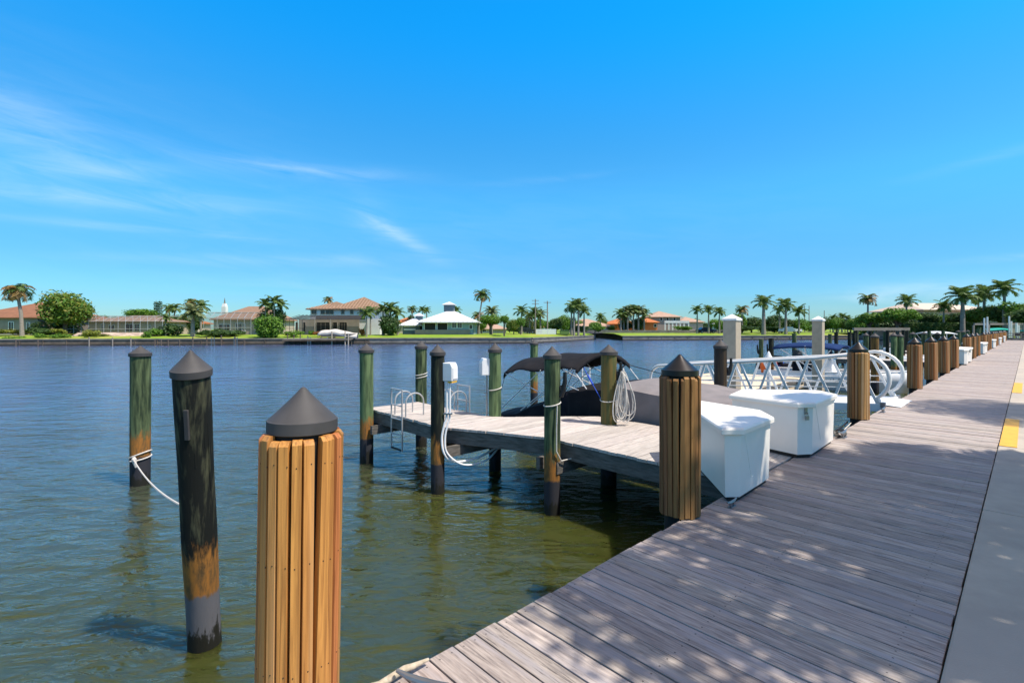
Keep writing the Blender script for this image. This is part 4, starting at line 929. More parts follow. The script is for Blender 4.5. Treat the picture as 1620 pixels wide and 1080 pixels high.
def bush(label, u0, u1, vt, vb, Y, kind='bush', seed=0, cat='bush', name=None, group=None, dz=None):
    z0 = zat(vb, Y); z1 = zat(vt, Y); wd = (u1 - u0) / F * Y * 1.12; z1 += .15; c = at((u0 + u1) / 2, Y, z0); hk = {'hedge': .3, 'flat': .55, 'yellow': .7, 'bush': .75, 'dbush': .75, 'flower': .6}.get(kind, 1)
    o = from_mesh(name or 'bush', cm(kind, seed), loc=c, rz=seed * 1.3, scale=(wd, wd * .8, (z1 - z0) / hk)); return tag(o, label, cat, group)
def tree(label, u0, u1, vt, vb, vbase, Y, kind='round', seed=0, group=None, trunk_r=None, name='tree'):
    z0, z1 = zat(vb, Y), zat(vt, Y); zb = min(.45, zat(vbase, Y)) if Y > 60 else 0; wd = (u1 - u0) / F * Y * .97; c = at((u0 + u1) / 2, Y, zb)
    t = thing(name, label, 'tree', c, 0, group); hk = .55 if kind == 'flat' else 1
    from_mesh('crown', cm(kind, seed), t, (0, 0, z0 - zb), seed * 1.7, (wd, wd * .85, (z1 - z0) / hk))
    r_ = random.Random(seed); tr = trunk_r or max(.12, wd * .035); mb = MB(); hh = (z0 - zb) + (z1 - z0) * .35
    mb.tube([(0, 0, -.2), (r_.uniform(-.1, .1), 0, hh * .5), (r_.uniform(-.2, .2), 0, hh)], [tr * 1.2, tr, tr * .7], 8)
    for k in range(5):
        a = k * 1.3 + seed; mb.tube([(0, 0, hh * .55), (math.cos(a) * wd * .14, math.sin(a) * wd * .14, hh * .9), (math.cos(a) * wd * .27, math.sin(a) * wd * .27, hh + (z1 - z0) * .2)], [tr * .6, tr * .4, tr * .15], 6)
    mb.build('trunk', M['bark'], t, smooth=True); return t
def palm_crown(seed, nf=17, L_=1.0, droop=1.0, leaf=.34, nl=16, wid=.045, brown=0.0, wind=(0, 0), upright=0.0, keys=('frondA', 'frondB')):
    r_ = random.Random(seed); mb = MB()
    for k in range(nf):
        azm = k * 2.399 + r_.uniform(-.3, .3); f = (k + .5) / nf; e0 = R(78 - 98 * f + 25 * upright) + r_.uniform(-.12, .12); Lf = L_ * r_.uniform(.85, 1.1) * (1 if f < .85 else .8)
        mi = 1 if (r_.random() < brown or (brown > 0 and f > .8)) else 0; p = Vector((0, 0, 0)); e = e0; pts = [p.copy()]; dirs = []
        seg = 9
        for i in range(seg):
            d = Vector((math.cos(azm) * math.cos(e) + wind[0] * .12 * i / 3, math.sin(azm) * math.cos(e) + wind[1] * .12 * i / 3, math.sin(e))).normalized()
            p = p + d * Lf / seg; pts.append(p.copy()); dirs.append(d); e -= droop * R(13) * (.6 + .9 * i / seg) * (1 if e > -1.4 else 0)
        mb.tube(pts, [.018 * L_ * (1 - .85 * i / seg) + .002 for i in range(seg + 1)], 4, m=mi, cap=False)
        for j in range(nl):
            q = .10 + .88 * j / nl; i = min(seg - 1, int(q * seg)); fr = q * seg - i; b = pts[i].lerp(pts[i + 1], fr); d = dirs[i]
            side = d.cross(Vector((0, 0, 1))); side = side.normalized() if side.length > .05 else Vector((1, 0, 0)); up = side.cross(d)
            ll = leaf * L_ * math.sin(math.pi * (.12 + .80 * q)) ** .8 * r_.uniform(.8, 1.1)
            for sg in (-1, 1):
                dd_ = (side * sg * .85 + d * .55 + up * r_.uniform(-.05, .25) - Vector((0, 0, .25 + .25 * droop * r_.random()))).normalized()
                m1 = b + dd_ * ll * .55; tip = b + dd_ * ll - Vector((0, 0, ll * .16 * droop)); wv = d * wid * L_
                mb.add([b - wv * .4, b + wv * .4, m1 + wv * .5, tip, m1 - wv * .5], [(0, 1, 2, 3, 4)], mi)
    return mb.mesh('palm_crown', [M[keys[0]], M[keys[1]]])
PC = {'royal': [palm_crown(k, 14, 1, .82, .32, 12, .085, upright=.35) for k in (1, 2, 3)], 'coco': [palm_crown(k, 22, 1, .95, .30, 14, .065, brown=.25, wind=(-.4, 0)) for k in (4, 5)],
      'date': [palm_crown(k, 28, 1, .75, .26, 14, .07, upright=.2, keys=('frondC', 'frondB')) for k in (6, 7)], 'brown': [palm_crown(8, 24, 1, 1.25, .34, 14, .06, brown=.62, wind=(-.9, .2))]}
NPALM = {}
def palm(label, u, vc, vb, Y, size, kind='royal', seed=0, ub=None, shaft=None, group=None, tr=.2, base_z=None):
    size *= .66
    """u, vc: where the crown's heart stands; size: frond length in metres"""
    zb = base_z if base_z is not None else .42; top = zat(vc, Y); c = at(ub if ub is not None else u, Y, zb); hd = at(u, Y, top) - c
    nm = {'royal': 'royal_palm', 'coco': 'coconut_palm', 'date': 'date_palm', 'brown': 'coconut_palm'}[kind]
    t = thing(nm, label, 'palm tree', c, 0, group); bend = Vector((hd.x * .25, 0, hd.z * .5))
    sh = (kind == 'royal') if shaft is None else shaft; tp = hd - Vector((0, 0, .9 if sh else 0))
    MB().tube([(0, 0, -.3), bend * .5 + Vector((-.0, 0, 0)), bend, bend.lerp(tp, .5) + Vector((hd.x * .08, 0, 0)), tp], [tr * 1.35, tr * 1.05, tr, tr * .85, tr * .72], 9).build('trunk', M['trunk'], t, smooth=True)
    if sh: MB().tube([tp, hd], [tr * .75, tr * .35], 8).build('crownshaft', M['shaft'], t, smooth=True)
    from_mesh('crown', PC[kind][seed % len(PC[kind])], t, hd, seed * 1.1, size); return t

# ------------------------------------------------------------------ buildings
M['tileT'] = mat('tan_roof_tiles', (.24, .15, .09), (.16, .10, .06), rough=.85, scale=1.2, bump=.02, bscale=4)
M['tileB'] = mat('brown_roof_tiles', (.25, .11, .055), (.19, .085, .042), rough=.85, scale=1.0, bump=.01)
M['tileR'] = mat('tan_tile_rows', (.36, .235, .155), (.30, .19, .125), rough=.85)
M['tileO'] = mat('orange_roof_tiles', (.50, .17, .05), (.38, .115, .035), rough=.85, scale=1.0)
M['tileP'] = mat('pink_roof_tiles', (.42, .28, .20), (.34, .22, .155), rough=.85, scale=1.0)
M['tileC'] = mat('cream_roof_tiles', (.60, .48, .38), (.52, .41, .32), rough=.85, scale=1.0)
M['shing'] = mat('brown_shingles', (.27, .165, .105), (.19, .12, .08), rough=.9, scale=3)
M['metalr'] = mat('white_metal_roof', (.66, .66, .69), (.60, .60, .63), rough=.45, scale=.6)
M['wallC'] = mat('cream_wall', (.50, .41, .31), (.43, .35, .27), rough=.9, scale=.8); M['wallW'] = mat('white_wall', (.68, .67, .66), (.60, .59, .58), rough=.9, scale=.8)
M['wallO'] = mat('orange_wall', (.66, .17, .06), (.58, .14, .05), rough=.9, scale=.8); M['wallG'] = mat('teal_siding', (.27, .36, .37), (.22, .30, .31), rough=.8, scale=.8)
M['wallD'] = mat('slate_siding', (.11, .16, .18), (.09, .13, .15), rough=.8, scale=.8); M['wallY'] = mat('grey_wall', (.30, .255, .215), (.24, .205, .175), rough=.9, scale=.8)
M['stone'] = mat('pink_stone', (.50, .38, .29), (.30, .23, .18), rough=.95, scale=1.1, stretch=(1, 1, 1.8), lo=.42, hi=.58, detail=9, bump=.05)
def hip(mb, x0, x1, y0, y1, z0, z1, ridge=None, ov=.5, th=.16, m=0):
    x0 -= ov; x1 += ov; y0 -= ov; y1 += ov; yc = (y0 + y1) / 2; hd = (y1 - y0) / 2; ridge = hd if ridge is None else ridge
    ra, rb = x0 + ridge, x1 - ridge
    if ra > rb: ra = rb = (x0 + x1) / 2
    vs = [(x0, y0, z0 - th), (x1, y0, z0 - th), (x1, y1, z0 - th), (x0, y1, z0 - th), (x0, y0, z0), (x1, y0, z0), (x1, y1, z0), (x0, y1, z0), (ra, yc, z1), (rb, yc, z1)]
    return mb.add(vs, [(3, 2, 1, 0), (0, 1, 5, 4), (1, 2, 6, 5), (2, 3, 7, 6), (3, 0, 4, 7), (4, 5, 9, 8), (5, 6, 9), (6, 7, 8, 9), (7, 4, 8)], m)
def ribs(x0, x1, y0, y1, z0, z1, step, ov=.5, r=.05, ridge=None):
    """standing seams / tile rows running up the front slope"""
    mb = MB(); x0 -= ov; x1 += ov; y0 -= ov; y1 += ov; yc = (y0 + y1) / 2; hd = (y1 - y0) / 2; ridge = hd if ridge is None else ridge; x = x0 + step / 2
    while x < x1:
        k = min(1, (x - x0) / ridge, (x1 - x) / ridge) if ridge > 0 else 1
        mb.beam((x, y0, z0 + .02), (x, y0 + (yc - y0) * k, z0 + (z1 - z0) * k + .02), r, r); x += step
    return mb
def window(t, x, z, w_, h_, y=-.0, key='glass', fr='white', bars=1):
    mb = MB(); k = .09
    mb.box((x - w_ / 2, y - .04, z), (k, .1, h_ + k)).box((x + w_ / 2, y - .04, z), (k, .1, h_ + k)).box((x, y - .04, z - h_ / 2), (w_ - k, .1, k)).box((x, y - .04, z + h_ / 2), (w_ - k, .1, k))
    for b in range(bars): mb.box((x - w_ / 2 + w_ * (b + 1) / (bars + 1), y - .03, z), (k * .6, .05, h_ - k))
    o = mb.build('window', M[fr], t); MB().box((x, y - .01, z), (w_, .04, h_)).build('pane', M[key], o); return o
def house(name, label, u0, u1, Y, eave_v, ridge_v, depth=10, wall='wallC', roof='tileB', wins=(), rz=0, cat='house', base_v=None, rib=None, ov=.6, ridge=None, base=.42):
    a = at(u0, Y); b = at(u1, Y); W = b.x - a.x; ze = zat(eave_v, Y) - base; zr = zat(ridge_v, Y + depth / 2) - base
    t = thing(name, label, cat, ((a.x + b.x) / 2, Y, base), rz)
    MB().box((0, depth / 2, ze / 2 - .15), (W, depth, ze + .1)).build('wall', M[wall], t)
    rf = hip(MB(), -W / 2, W / 2, 0, depth, ze, zr, ov=ov, ridge=ridge).build('roof', M[roof], t)
    if rib: ribs(-W / 2, W / 2, 0, depth, ze, zr, rib, ov=ov, r=.09, ridge=ridge).build('roof_seam', M[roof], rf)
    for (uc, vc, pw, ph, *k) in wins:
        x = at(uc, Y).x - (a.x + b.x) / 2; z = zat(vc, Y) - base; window(t, x, z, pw * Y / F, ph * Y / F, key=(k[0] if k else 'glass'), bars=(k[1] if len(k) > 1 else 1))
    return t
def pool_cage(label, u0, u1, Y, vt, ve, vb, depth=6, bays=9, key='alug', scr='screen', base=.5, gable=False, r=.042):
    a, b = at(u0, Y), at(u1, Y); W = b.x - a.x; zt, ze, zb = zat(vt, Y + depth * .3) - base, zat(ve, Y) - base, 0
    t = thing('pool_cage', label, 'screen enclosure', ((a.x + b.x) / 2, Y, base)); mb = MB(); xs = [-W / 2 + W * i / bays for i in range(bays + 1)]
    for x in xs:
        mb.tube([(x, 0, zb), (x, 0, ze), (x, depth * .3, zt), (x, depth, zt)], r, 5); 
    for z in (ze, ze * .42): mb.tube([(-W / 2, 0, z), (W / 2, 0, z)], r, 5)
    mb.tube([(-W / 2, depth * .3, zt), (W / 2, depth * .3, zt)], r, 5)
    if gable:
        for x0_, x1_ in zip(xs, xs[1:]): mb.tube([(x0_, 0, ze), ((x0_ + x1_) / 2, depth * .15, zt), (x1_, 0, ze)], r, 5)
    mb.tube([(-W / 2, 0, ze), (-W / 2, depth, ze)], r, 5); mb.tube([(W / 2, 0, ze), (W / 2, depth, ze)], r, 5)
    mb.build('frame', M[key], t)
    MB().grid([[(-W / 2, .02, 0), (W / 2, .02, 0)], [(-W / 2, .02, ze), (W / 2, .02, ze)], [(-W / 2, depth * .3, zt), (W / 2, depth * .3, zt)], [(-W / 2, depth, zt), (W / 2, depth, zt)]]).build('screen_panel', M[scr], t)
    return t
house('house', 'house with brown tiled hip roof at the left edge of the far shore', -60, 60, 90, 502, 478, 16, 'wallY', 'tileB', [(18, 516, 8, 14), (45, 516, 5, 12)])
house('house', 'low cream house with brown roof behind the long pool cage', 140, 262, 98, 508, 499, 10, 'wallC', 'shing', [(163, 518, 5, 12), (177, 518, 9, 8, 'dark'), (205, 518, 14, 12, 'dark'), (217, 518, 8, 11), (237, 517, 4, 4)])
pool_cage('long pool cage with white frame and peaked bays', 105, 257, 90, 500, 508, 527, bays=13, gable=True)
house('house', 'distant house with pale orange roof behind the green shrub', 236, 288, 125, 511, 500, 12, 'wallC', 'tileO', base=.45)
house('house', 'cream house with long brown shingle roof behind the domed pool cage', 338, 418, 100, 505, 484.5, 14, 'wallC', 'shing', [(355, 519, 18, 12, 'dark', 2), (378, 518, 10, 13), (386, 518, 5, 12)], ridge=4)
pool_cage('domed pool cage with white frame beside the date palm', 322, 397, 92, 494, 503, 526, bays=7, depth=5)
c = at(355.5, 150); t = thing('church_steeple', 'small white church steeple with thin spire behind the shingle roof', 'steeple', (c.x, c.y, .4)); z = zat(485, 150) - .4
MB().box((0, 0, z / 2), (1.3, 1.3, z)).build('tower', M['wallW'], t); MB().prism([(-.6, -.6), (.6, -.6), (.6, .6), (-.6, .6)], z, zat(480, 150) - .4, [(-.4, -.4), (.4, -.4), (.4, .4), (-.4, .4)]).build('belfry', M['wallW'], t)
MB().tube([(0, 0, zat(480, 150) - .4), (0, 0, zat(471, 150) - .4)], [.25, .04], 6).build('spire', M['seawall'], t)
# two-storey house
YT = 96; base = .45
a, b = at(482, YT), at(604, YT); W = b.x - a.x; cx = (a.x + b.x) / 2
def tx(u): return at(u, YT).x - cx
def tz(v, Y=YT): return zat(v, Y) - base
t = thing('two_storey_house', 'white two storey house with striped tan tile roof and dark lower porch', 'house', (cx, YT, base))
mb = MB(); x0, x1 = tx(487), tx(596); MB().box(((x0 + x1) / 2, 6.2, tz(488) / 2), (x1 - x0, 10, tz(488))).build('wall', M['wallW'], t)
MB().box(((tx(470) + tx(566)) / 2, .9, tz(505) / 2), (tx(566) - tx(470), .3, tz(505))).build('porch_back_wall', M['wallY'], t)
xr0, xr1 = tx(524), tx(598); rf = hip(MB(), xr0, xr1, 1.2, 11.2, tz(488), tz(469.5, YT + 6), ov=.7).build('roof', M['tileT'], t)
hip(MB(), tx(486), tx(545), 1.5, 10.4, tz(488) - .02, tz(476.5, YT + 5), ov=.7).build('wing_roof', M['tileT'], rf)
rb = ribs(xr0, xr1, 1.2, 11.2, tz(488), tz(469.5, YT + 6), .62, ov=.7, r=.15).build('tile_row', M['tileR'], rf)
rb = ribs(tx(486), tx(530), 1.5, 10.4, tz(488) - .02, tz(476.5, YT + 5), .62, ov=.7, r=.15).build('tile_row', M['tileR'], rf)
for (u, v, pw, ph, br) in ((493, 493, 8, 7, 1), (507, 493, 7, 7.5, 0), (515, 493, 6.5, 7.5, 0), (521.5, 493, 6, 7.5, 0), (539, 492.5, 5, 8, 0), (553.5, 492.5, 5, 8, 0), (572, 493, 12, 8, 1)): window(t, tx(u), tz(v), pw * YT / F, ph * YT / F, y=1.2, fr='wallC', bars=br)
for (u, pw) in ((467, 3.5), (479, 4), (509, 21), (528, 7), (541, 12), (585, 8)): window(t, tx(u), tz(517), pw * YT / F, 15 * YT / F, y=.75, key='dark', fr='wallY', bars=2 if pw > 9 else 0)
MB().box((tx(590), .8, tz(505) / 2), (2.5, .8, tz(503))).build('side_wing', M['wallW'], t)
t2 = thing('pool_cage', 'black framed screened porch wrapped round the two storey house', 'screen enclosure', (cx, YT - 5, base)); zz = lambda v: zat(v, YT - 5) - base
xx = lambda u: at(u, YT - 5).x - cx
mb = MB()
for u in (452, 458, 464, 470, 478): mb.tube([(xx(u), 0, 0), (xx(u), 0, zz(505)), (xx(u) + 1.4, 3, zz(497))], .045, 5)
for u in (498, 523): mb.tube([(xx(u), 0, 0), (xx(u), 0, zz(505))], .09, 6, m=1)
for z in (zz(505), zz(505) * .42): mb.tube([(xx(452), 0, z), (xx(480 if z < 2 else 569), 0, z)], .04, 5)
mb.build('frame', [M['dark'], M['wallY']], t2)
MB().grid([[(xx(452), 0, zz(505.5)), (xx(569), 0, zz(505.5))], [(xx(466), 3.2, zz(498)), (xx(569), 3.2, zz(498))], [(xx(470), 5.2, zz(498)), (xx(569), 5.2, zz(498))]]).build('screen_roof', M['screenb'], t2)
MB().box(((xx(488) + xx(569)) / 2, 3.4, zz(501.5)), (xx(569) - xx(488), .06, .8)).build('fascia', M['dark'], t2)
# house with the white metal roof
t = house('bungalow', 'pale teal bungalow with white hipped metal roof and roof cupola', 668, 748, 98, 509, 490, 12, 'wallG', 'metalr', (), rib=.9, ov=1.1)
hx = lambda u: at(u, 98).x - t.location.x
hz_ = lambda v: zat(v, 98) - .42
for (u, pw, ph) in ((680.5, 18, 12.5), (700, 16.5, 12.5)): window(t, hx(u), hz_(517), pw * 98 / F, ph * 98 / F, key='dark', bars=0)
for u in (718.5, 727.5): window(t, hx(u), hz_(514.5), 7 * 98 / F, 9 * 98 / F, bars=1)
MB().box((hx(737), -.03, hz_(518)), (7 * 98 / F, .06, 14 * 98 / F)).build('door', M['wallG'], t); window(t, hx(745), hz_(517), .7, .9, key='glass', bars=0)
MB().box((hx(700), -.12, .55), (11, .2, .9)).build('plinth', M['wallY'], t)
q = MB(); cz = zat(490, 104) - .42; cxx = at(711, 104).x - t.location.x; MB().box((cxx, 6, cz + .35), (2.1, 2.1, 1.5)).build('cupola_wall', M['wallD'], t)
hip(MB(), cxx - 1.05, cxx + 1.05, 4.95, 7.05, cz + 1.1, cz + 1.75, ov=.35, th=.1).build('cupola_roof', M['metalr'], t)
t = house('garage', 'slate blue garage with white metal roof and small cupola left of the bungalow', 637, 664, 100, 514, 502.5, 8, 'wallD', 'metalr', (), rib=.9, ov=.8)
for v in (515.5, 521): MB().box((-1 * .3, -.06, zat(v, 100) - .42), (2.4, .1, .35)).build('shutter_panel', M['metalr'], t)
cz = zat(503, 104) - .42; MB().box((.9, 4, cz + .1), (1.3, 1.3, .9)).build('cupola_wall', M['wallD'], t); hip(MB(), .25, 1.55, 3.35, 4.65, cz + .5, cz + 1.1, ov=.4, th=.1).build('cupola_roof', M['metalr'], t)
house('house', 'distant orange roof between the dense palms and the slate garage', 628, 656, 125, 509, 500.5, 10, 'wallC', 'tileO', base=.5)
house('house', 'far cream house behind the small trees right of the bungalow', 752, 800, 130, 520, 509.5, 10, 'wallC', 'tileP', [(766, 523, 6, 4, 'dark')])
house('house', 'far house with orange roof beside the utility poles', 830, 858, 130, 517, 509.5, 10, 'wallC', 'tileO')
house('house', 'far cream house with peach roof behind the four tall palms', 893, 968, 140, 516, 504.5, 12, 'wallC', 'tileP', [(900, 520, 14, 5, 'glass', 2), (940, 521, 6, 4)])
house('house', 'bright orange house with orange roof behind the palm cluster', 962, 1012, 150, 512, 503, 12, 'wallO', 'tileO', [(967, 518, 9, 7, 'dark', 1), (990, 517, 7, 9, 'dark', 0), (1003, 517, 5, 8, 'dark', 0)])
house('house', 'small bright orange wing right of the palm cluster', 1019, 1040, 146, 509.5, 503, 8, 'wallO', 'tileO', [(1036.5, 515, 4, 5, 'dark', 0)])
t = house('two_storey_house', 'two storey beige house with pinkish hip roof and white arcade', 1030, 1076, 155, 501, 492, 14, 'wallY', 'tileP', [(1046, 504.5, 4, 5, 'dark', 0), (1056, 504.5, 4, 5, 'dark', 0), (1067, 504.5, 4, 5, 'dark', 0)])
mb = MB(); bx_ = t.location.x
for u in (1052, 1058, 1064, 1070, 1076, 1082, 1089): mb.box((at(u, 150).x - bx_, -5, 1.5), (.35, .35, 3.2))
mb.box(((at(1052, 150).x + at(1089, 150).x) / 2 - bx_, -5, 3.3), (at(1090, 150).x - at(1051, 150).x, .5, .7)); mb.build('arcade', M['wallW'], t)
house('house', 'beige house with dark solar panel roof left of the three small palms', 1077, 1112, 158, 509, 501, 12, 'wallC', 'tileP', [(1088, 515, 5, 6, 'dark', 0)])
house('house', 'far white gable between the small palms and the left column', 1132, 1160, 190, 512, 506, 8, 'wallW', 'metalr', base=.5)
t = house('house', 'long cream roofed house above the hedge on the right shore', 1462, 1560, 100, 489.5, 479.5, 14, 'wallC', 'tileC', (), ov=1.0, ridge=3)
house('house', 'low beige house in the shade under the flat topped tree', 1398, 1436, 95, 506, 501, 6, 'wallC', 'tileC', [(1406, 514, 3, 4, 'glass', 0)])
house('house', 'pale house in the shade of the right hand tree', 1560, 1660, 92, 499, 494, 8, 'wallY', 'tileC', [(1600, 508, 12, 8, 'glass', 1)])

# ------------------------------------------------------------------ trees and planting, left to right
palm('wind blown brownish coconut palm at the left edge of the far shore', 28, 461, 535, 82, 4.3, 'brown', 0, ub=35, shaft=False, tr=.26)
tree('broad round mango tree beside the brown roofed house', 64, 143, 459, 519, 528, 88, 'mango', 1, name='mango_tree')
bush('clipped yellow green hedge at the left edge', -10, 48, 520, 531, 83, 'yellow', 1, 'hedge', 'hedge'); bush('dark bush under the mango tree', 44, 84, 516, 532, 85, 'dbush', 1); bush('tall dark shrubs behind the mango tree', 74, 132, 500, 530, 93, 'dbush', 2)
bush('feathery green plant on the left bulkhead', 56, 80, 526, 539, 78, 'bush', 2); bush('clipped yellow bush beside the long pool cage', 79, 104, 519, 531, 82, 'yellow', 2)
bush('low green hedge above the left bulkhead', 80, 112, 529, 539, 78, 'bush', 3, 'hedge', 'hedge'); bush('yellow feathery plant above the stone bank', 131, 157, 522, 536, 79, 'yellow', 3)
bush('low creeping shrub on the left bulkhead lawn', 8, 36, 532, 539, 77, 'bush', 8)
c0 = at(105, 81); c1 = at(225, 83); t = thing('stone_bank', 'pinkish stone retaining bank below the long pool cage', 'retaining wall', (c0.x, c0.y, 0))
d = c1 - c0; MB().prism([(0, 0), (d.x, d.y), (d.x, d.y + 4), (0, 4)], -.05, .95, [(0, 2.2), (d.x, d.y + 2.2), (d.x, d.y + 4), (0, 4)]).build('stone_face', M['stone'], t)
bush('thin yellow hedge along the long pool cage', 105, 215, 527.5, 531, 86, 'yellow', 4, 'hedge', 'hedge')
bush('small bright bush at the right end of the stone bank', 222, 240, 526, 536, 80, 'bush', 4); bush('large dark shrub between the two pool cages', 245, 284, 509, 534, 85, 'dbush', 5, 'shrub', 'shrub'); bush('rounded green bush left of the large dark shrub', 230, 254, 518, 533, 83, 'bush', 5)
tree('low dome shaped tree behind the long pool cage', 198, 243, 487, 506, 515, 120, 'round', 2)
for i, (u, v) in enumerate(((247, 475), (253, 474.5))):
    Y = 160; c = at(u, Y); t = thing('norfolk_pine', '%s of the two slim dark pines behind the pale orange roof' % ('left' if i == 0 else 'right'), 'tree', (c.x, c.y, .4)); H_ = zat(v, Y) - .4; mb = MB(); r_ = random.Random(i)
    for k in range(15):
        z = 2.2 + (H_ - 2.4) * k / 15; rr = 1.25 * (1 - .55 * k / 15)
        for q in range(7): a_ = q * .9 + k * .6; leafball(mb, r_, (math.cos(a_) * rr * .6, math.sin(a_) * rr * .6, z), .32, 9, .26, .5)
    mb.build('crown', M['leafC'], t); MB().tube([(0, 0, 0), (0, 0, H_)], [.22, .05], 6).build('trunk', M['bark'], t)
palm('small far palm left of the date palm, lower of the pair', 268, 488, 515, 120, 3.2, 'coco', 1, group=None); palm('far palm just left of the date palm', 276, 489, 515, 110, 3.2, 'royal', 1)
palm('thin small palm in front of the large dark shrub', 262, 503, 534, 84, 2.0, 'royal', 2, tr=.1)
palm('grey green date palm between the two pool cages', 305, 496, 533, 83, 4.2, 'date', 0, tr=.3, shaft=False); palm('palm behind the date palm, leaning right', 318, 485, 520, 100, 3.6, 'royal', 2)
palm('far palm behind the date palm, rising above it', 302, 479, 520, 115, 3.0, 'coco', 0)
bush('clipped dark hedge below the domed pool cage', 308, 388, 522, 533, 84, 'hedge', 1, 'hedge', 'hedge')
for i, (u, v, s_) in enumerate(((420, 482, 3.4), (434, 478, 3.6), (445, 483, 3.0), (427, 489, 3.2))): palm('palm in the cluster right of the shingle roof, %s from the left' % ORD[[0, 2, 3, 1][i]], u, v, 520, 98 + i, s_, 'royal', i, tr=.14)
tree('bushy bright green tree at the water in front of the palm cluster', 398, 450, 496, 538, 539, 82, 'round', 3, trunk_r=.2)
bush('rounded hedge left of the lift boat', 450, 483, 523, 533, 84, 'bush', 6, 'hedge', 'hedge'); bush('small rounded bush beside the flowering shrub', 486, 498, 523, 531, 84, 'bush', 7); bush('orange flowering shrub left of the covered lift boat', 495, 513, 524, 532, 84, 'flower', 1)
bush('orange flowering shrub right of the covered lift boat', 566, 578, 519, 532, 87, 'flower', 2)
palm('small palm in front of the two storey house', 580, 497, 532, 86, 2.9, 'royal', 1, tr=.13); palm('taller palm against the two storey house', 586, 493, 531, 90, 2.6, 'royal', 2, tr=.13)
tree('bulky dark tree right of the two storey house', 597, 634, 494, 531, 532, 90, 'dark', 2); palm('palm rising from the bulky dark tree, left', 606, 491, 530, 92, 3.2, 'royal', 0); palm('palm rising from the bulky dark tree, middle', 618, 489, 530, 91, 3.4, 'royal', 1); palm('palm rising from the bulky dark tree, right', 629, 496, 530, 93, 3.2, 'royal', 2)
palm('distant palm top left of the striped tile roof', 519, 474.5, 520, 130, 2.8, 'coco', 0)
palm('far palm above the slate garage, left one', 652, 489, 520, 125, 2.6, 'coco', 1); palm('far palm above the slate garage, right one', 668, 491, 520, 125, 2.8, 'royal', 0); palm('far palm above the slate garage, middle one', 675, 491, 520, 135, 2.6, 'royal', 1)
palm('palm tops peeking behind the bungalow cupola', 722, 491, 520, 120, 2.8, 'royal', 2)
palm('tallest coconut palm, rising alone right of the bungalow', 763, 467, 525, 105, 3.7, 'coco', 1, ub=757, shaft=False, tr=.17)
palm('full palm just right of the tallest coconut palm', 778, 494, 525, 108, 3.6, 'date', 1, shaft=False); palm('lower palm left of the full palm', 756, 500, 525, 112, 3.0, 'coco', 0)
tree('light green tree with bent trunk beside the bungalow', 757, 796, 497, 515, 528, 98, 'round', 4, trunk_r=.25); tree('small light green round tree on the lawn', 790, 806, 498, 512, 530, 90, 'round', 5, trunk_r=.1)
tree('rust tinged small tree on the lawn', 802, 824, 504, 524, 530, 100, 'mango', 3, trunk_r=.1); palm('young slim palm on the lawn', 797, 506, 531, 92, 2.2, 'royal', 0, tr=.08)
tree('bright round tree left of the utility poles', 815, 832, 501, 516, 530, 96, 'round', 6, trunk_r=.1)
for i, (u, v, Y, s_, k_) in enumerate(((825, 493, 108, 3.6, 'royal'), (846, 495, 112, 3.6, 'royal'), (855, 498, 116, 3.2, 'date'), (838, 500, 118, 3.0, 'coco'))): palm('palm near the utility poles, %s from the left' % ORD[[0, 2, 3, 1][i]], u, v, 525, Y, s_, k_, i)
for i, (u, v, Y, s_) in enumerate(((908, 486, 105, 4.0), (915, 483, 107, 4.0), (924, 493, 110, 3.6), (904, 490, 109, 3.2))): palm('palm of the tall group behind the canal corner, %s from the left' % ORD[[1, 2, 3, 0][i]], u, v, 528, Y, s_, 'royal', i, group=None)
palm('lone small palm between the tall group and the orange house', 950, 502, 520, 135, 3.2, 'royal', 1)
for i, (u, v) in enumerate(((982, 497), (993, 494), (1002, 491), (1010, 492), (1019, 498), (987, 503))): palm('palm of the cluster in front of the orange house, %s from the left' % ORD[[0, 2, 3, 4, 5, 1][i]], u, v, 521, 138 + i * .7, 4.4, ['royal', 'date'][i % 2], i, tr=.25)
for i, (u, v) in enumerate(((1103, 491), (1121, 491), (1138, 494))): palm('slim palm on the right lawn, %s of the three beside the dark car' % ORD[i], u, v, 526, 122, 3.5, 'royal', i, tr=.2)
palm('palm top behind the left column', 1174, 490, 526, 130, 3.6, 'coco', 0); palm('tall royal palm with thick white trunk on the right lawn', 1208, 480, 526, 118, 5.2, 'royal', 1, tr=.42)
palm('tall royal palm right of the thick trunked one', 1243, 484, 526, 120, 5.0, 'royal', 2, tr=.3); palm('bright palm right of the second tall royal palm', 1264, 493, 526, 122, 4.2, 'royal', 0, tr=.2)
palm('shorter palm left of the second tall royal palm', 1233, 491, 526, 126, 3.6, 'royal', 0, tr=.2)
for i, (a_, b_, v, Y, k_) in enumerate(((1148, 1182, 494, 135, 'round'), (1170, 1208, 500, 140, 'dark'), (1210, 1240, 495, 138, 'dark'), (1228, 1262, 502, 142, 'dark'), (1250, 1282, 503, 140, 'round'), (1182, 1226, 502, 150, 'round'))): tree('rounded green tree in the belt behind the right lawn, %s from the left' % ORD[[0, 1, 3, 4, 5, 2][i]], a_, b_, v, 523, 526, Y, k_, i + 2)
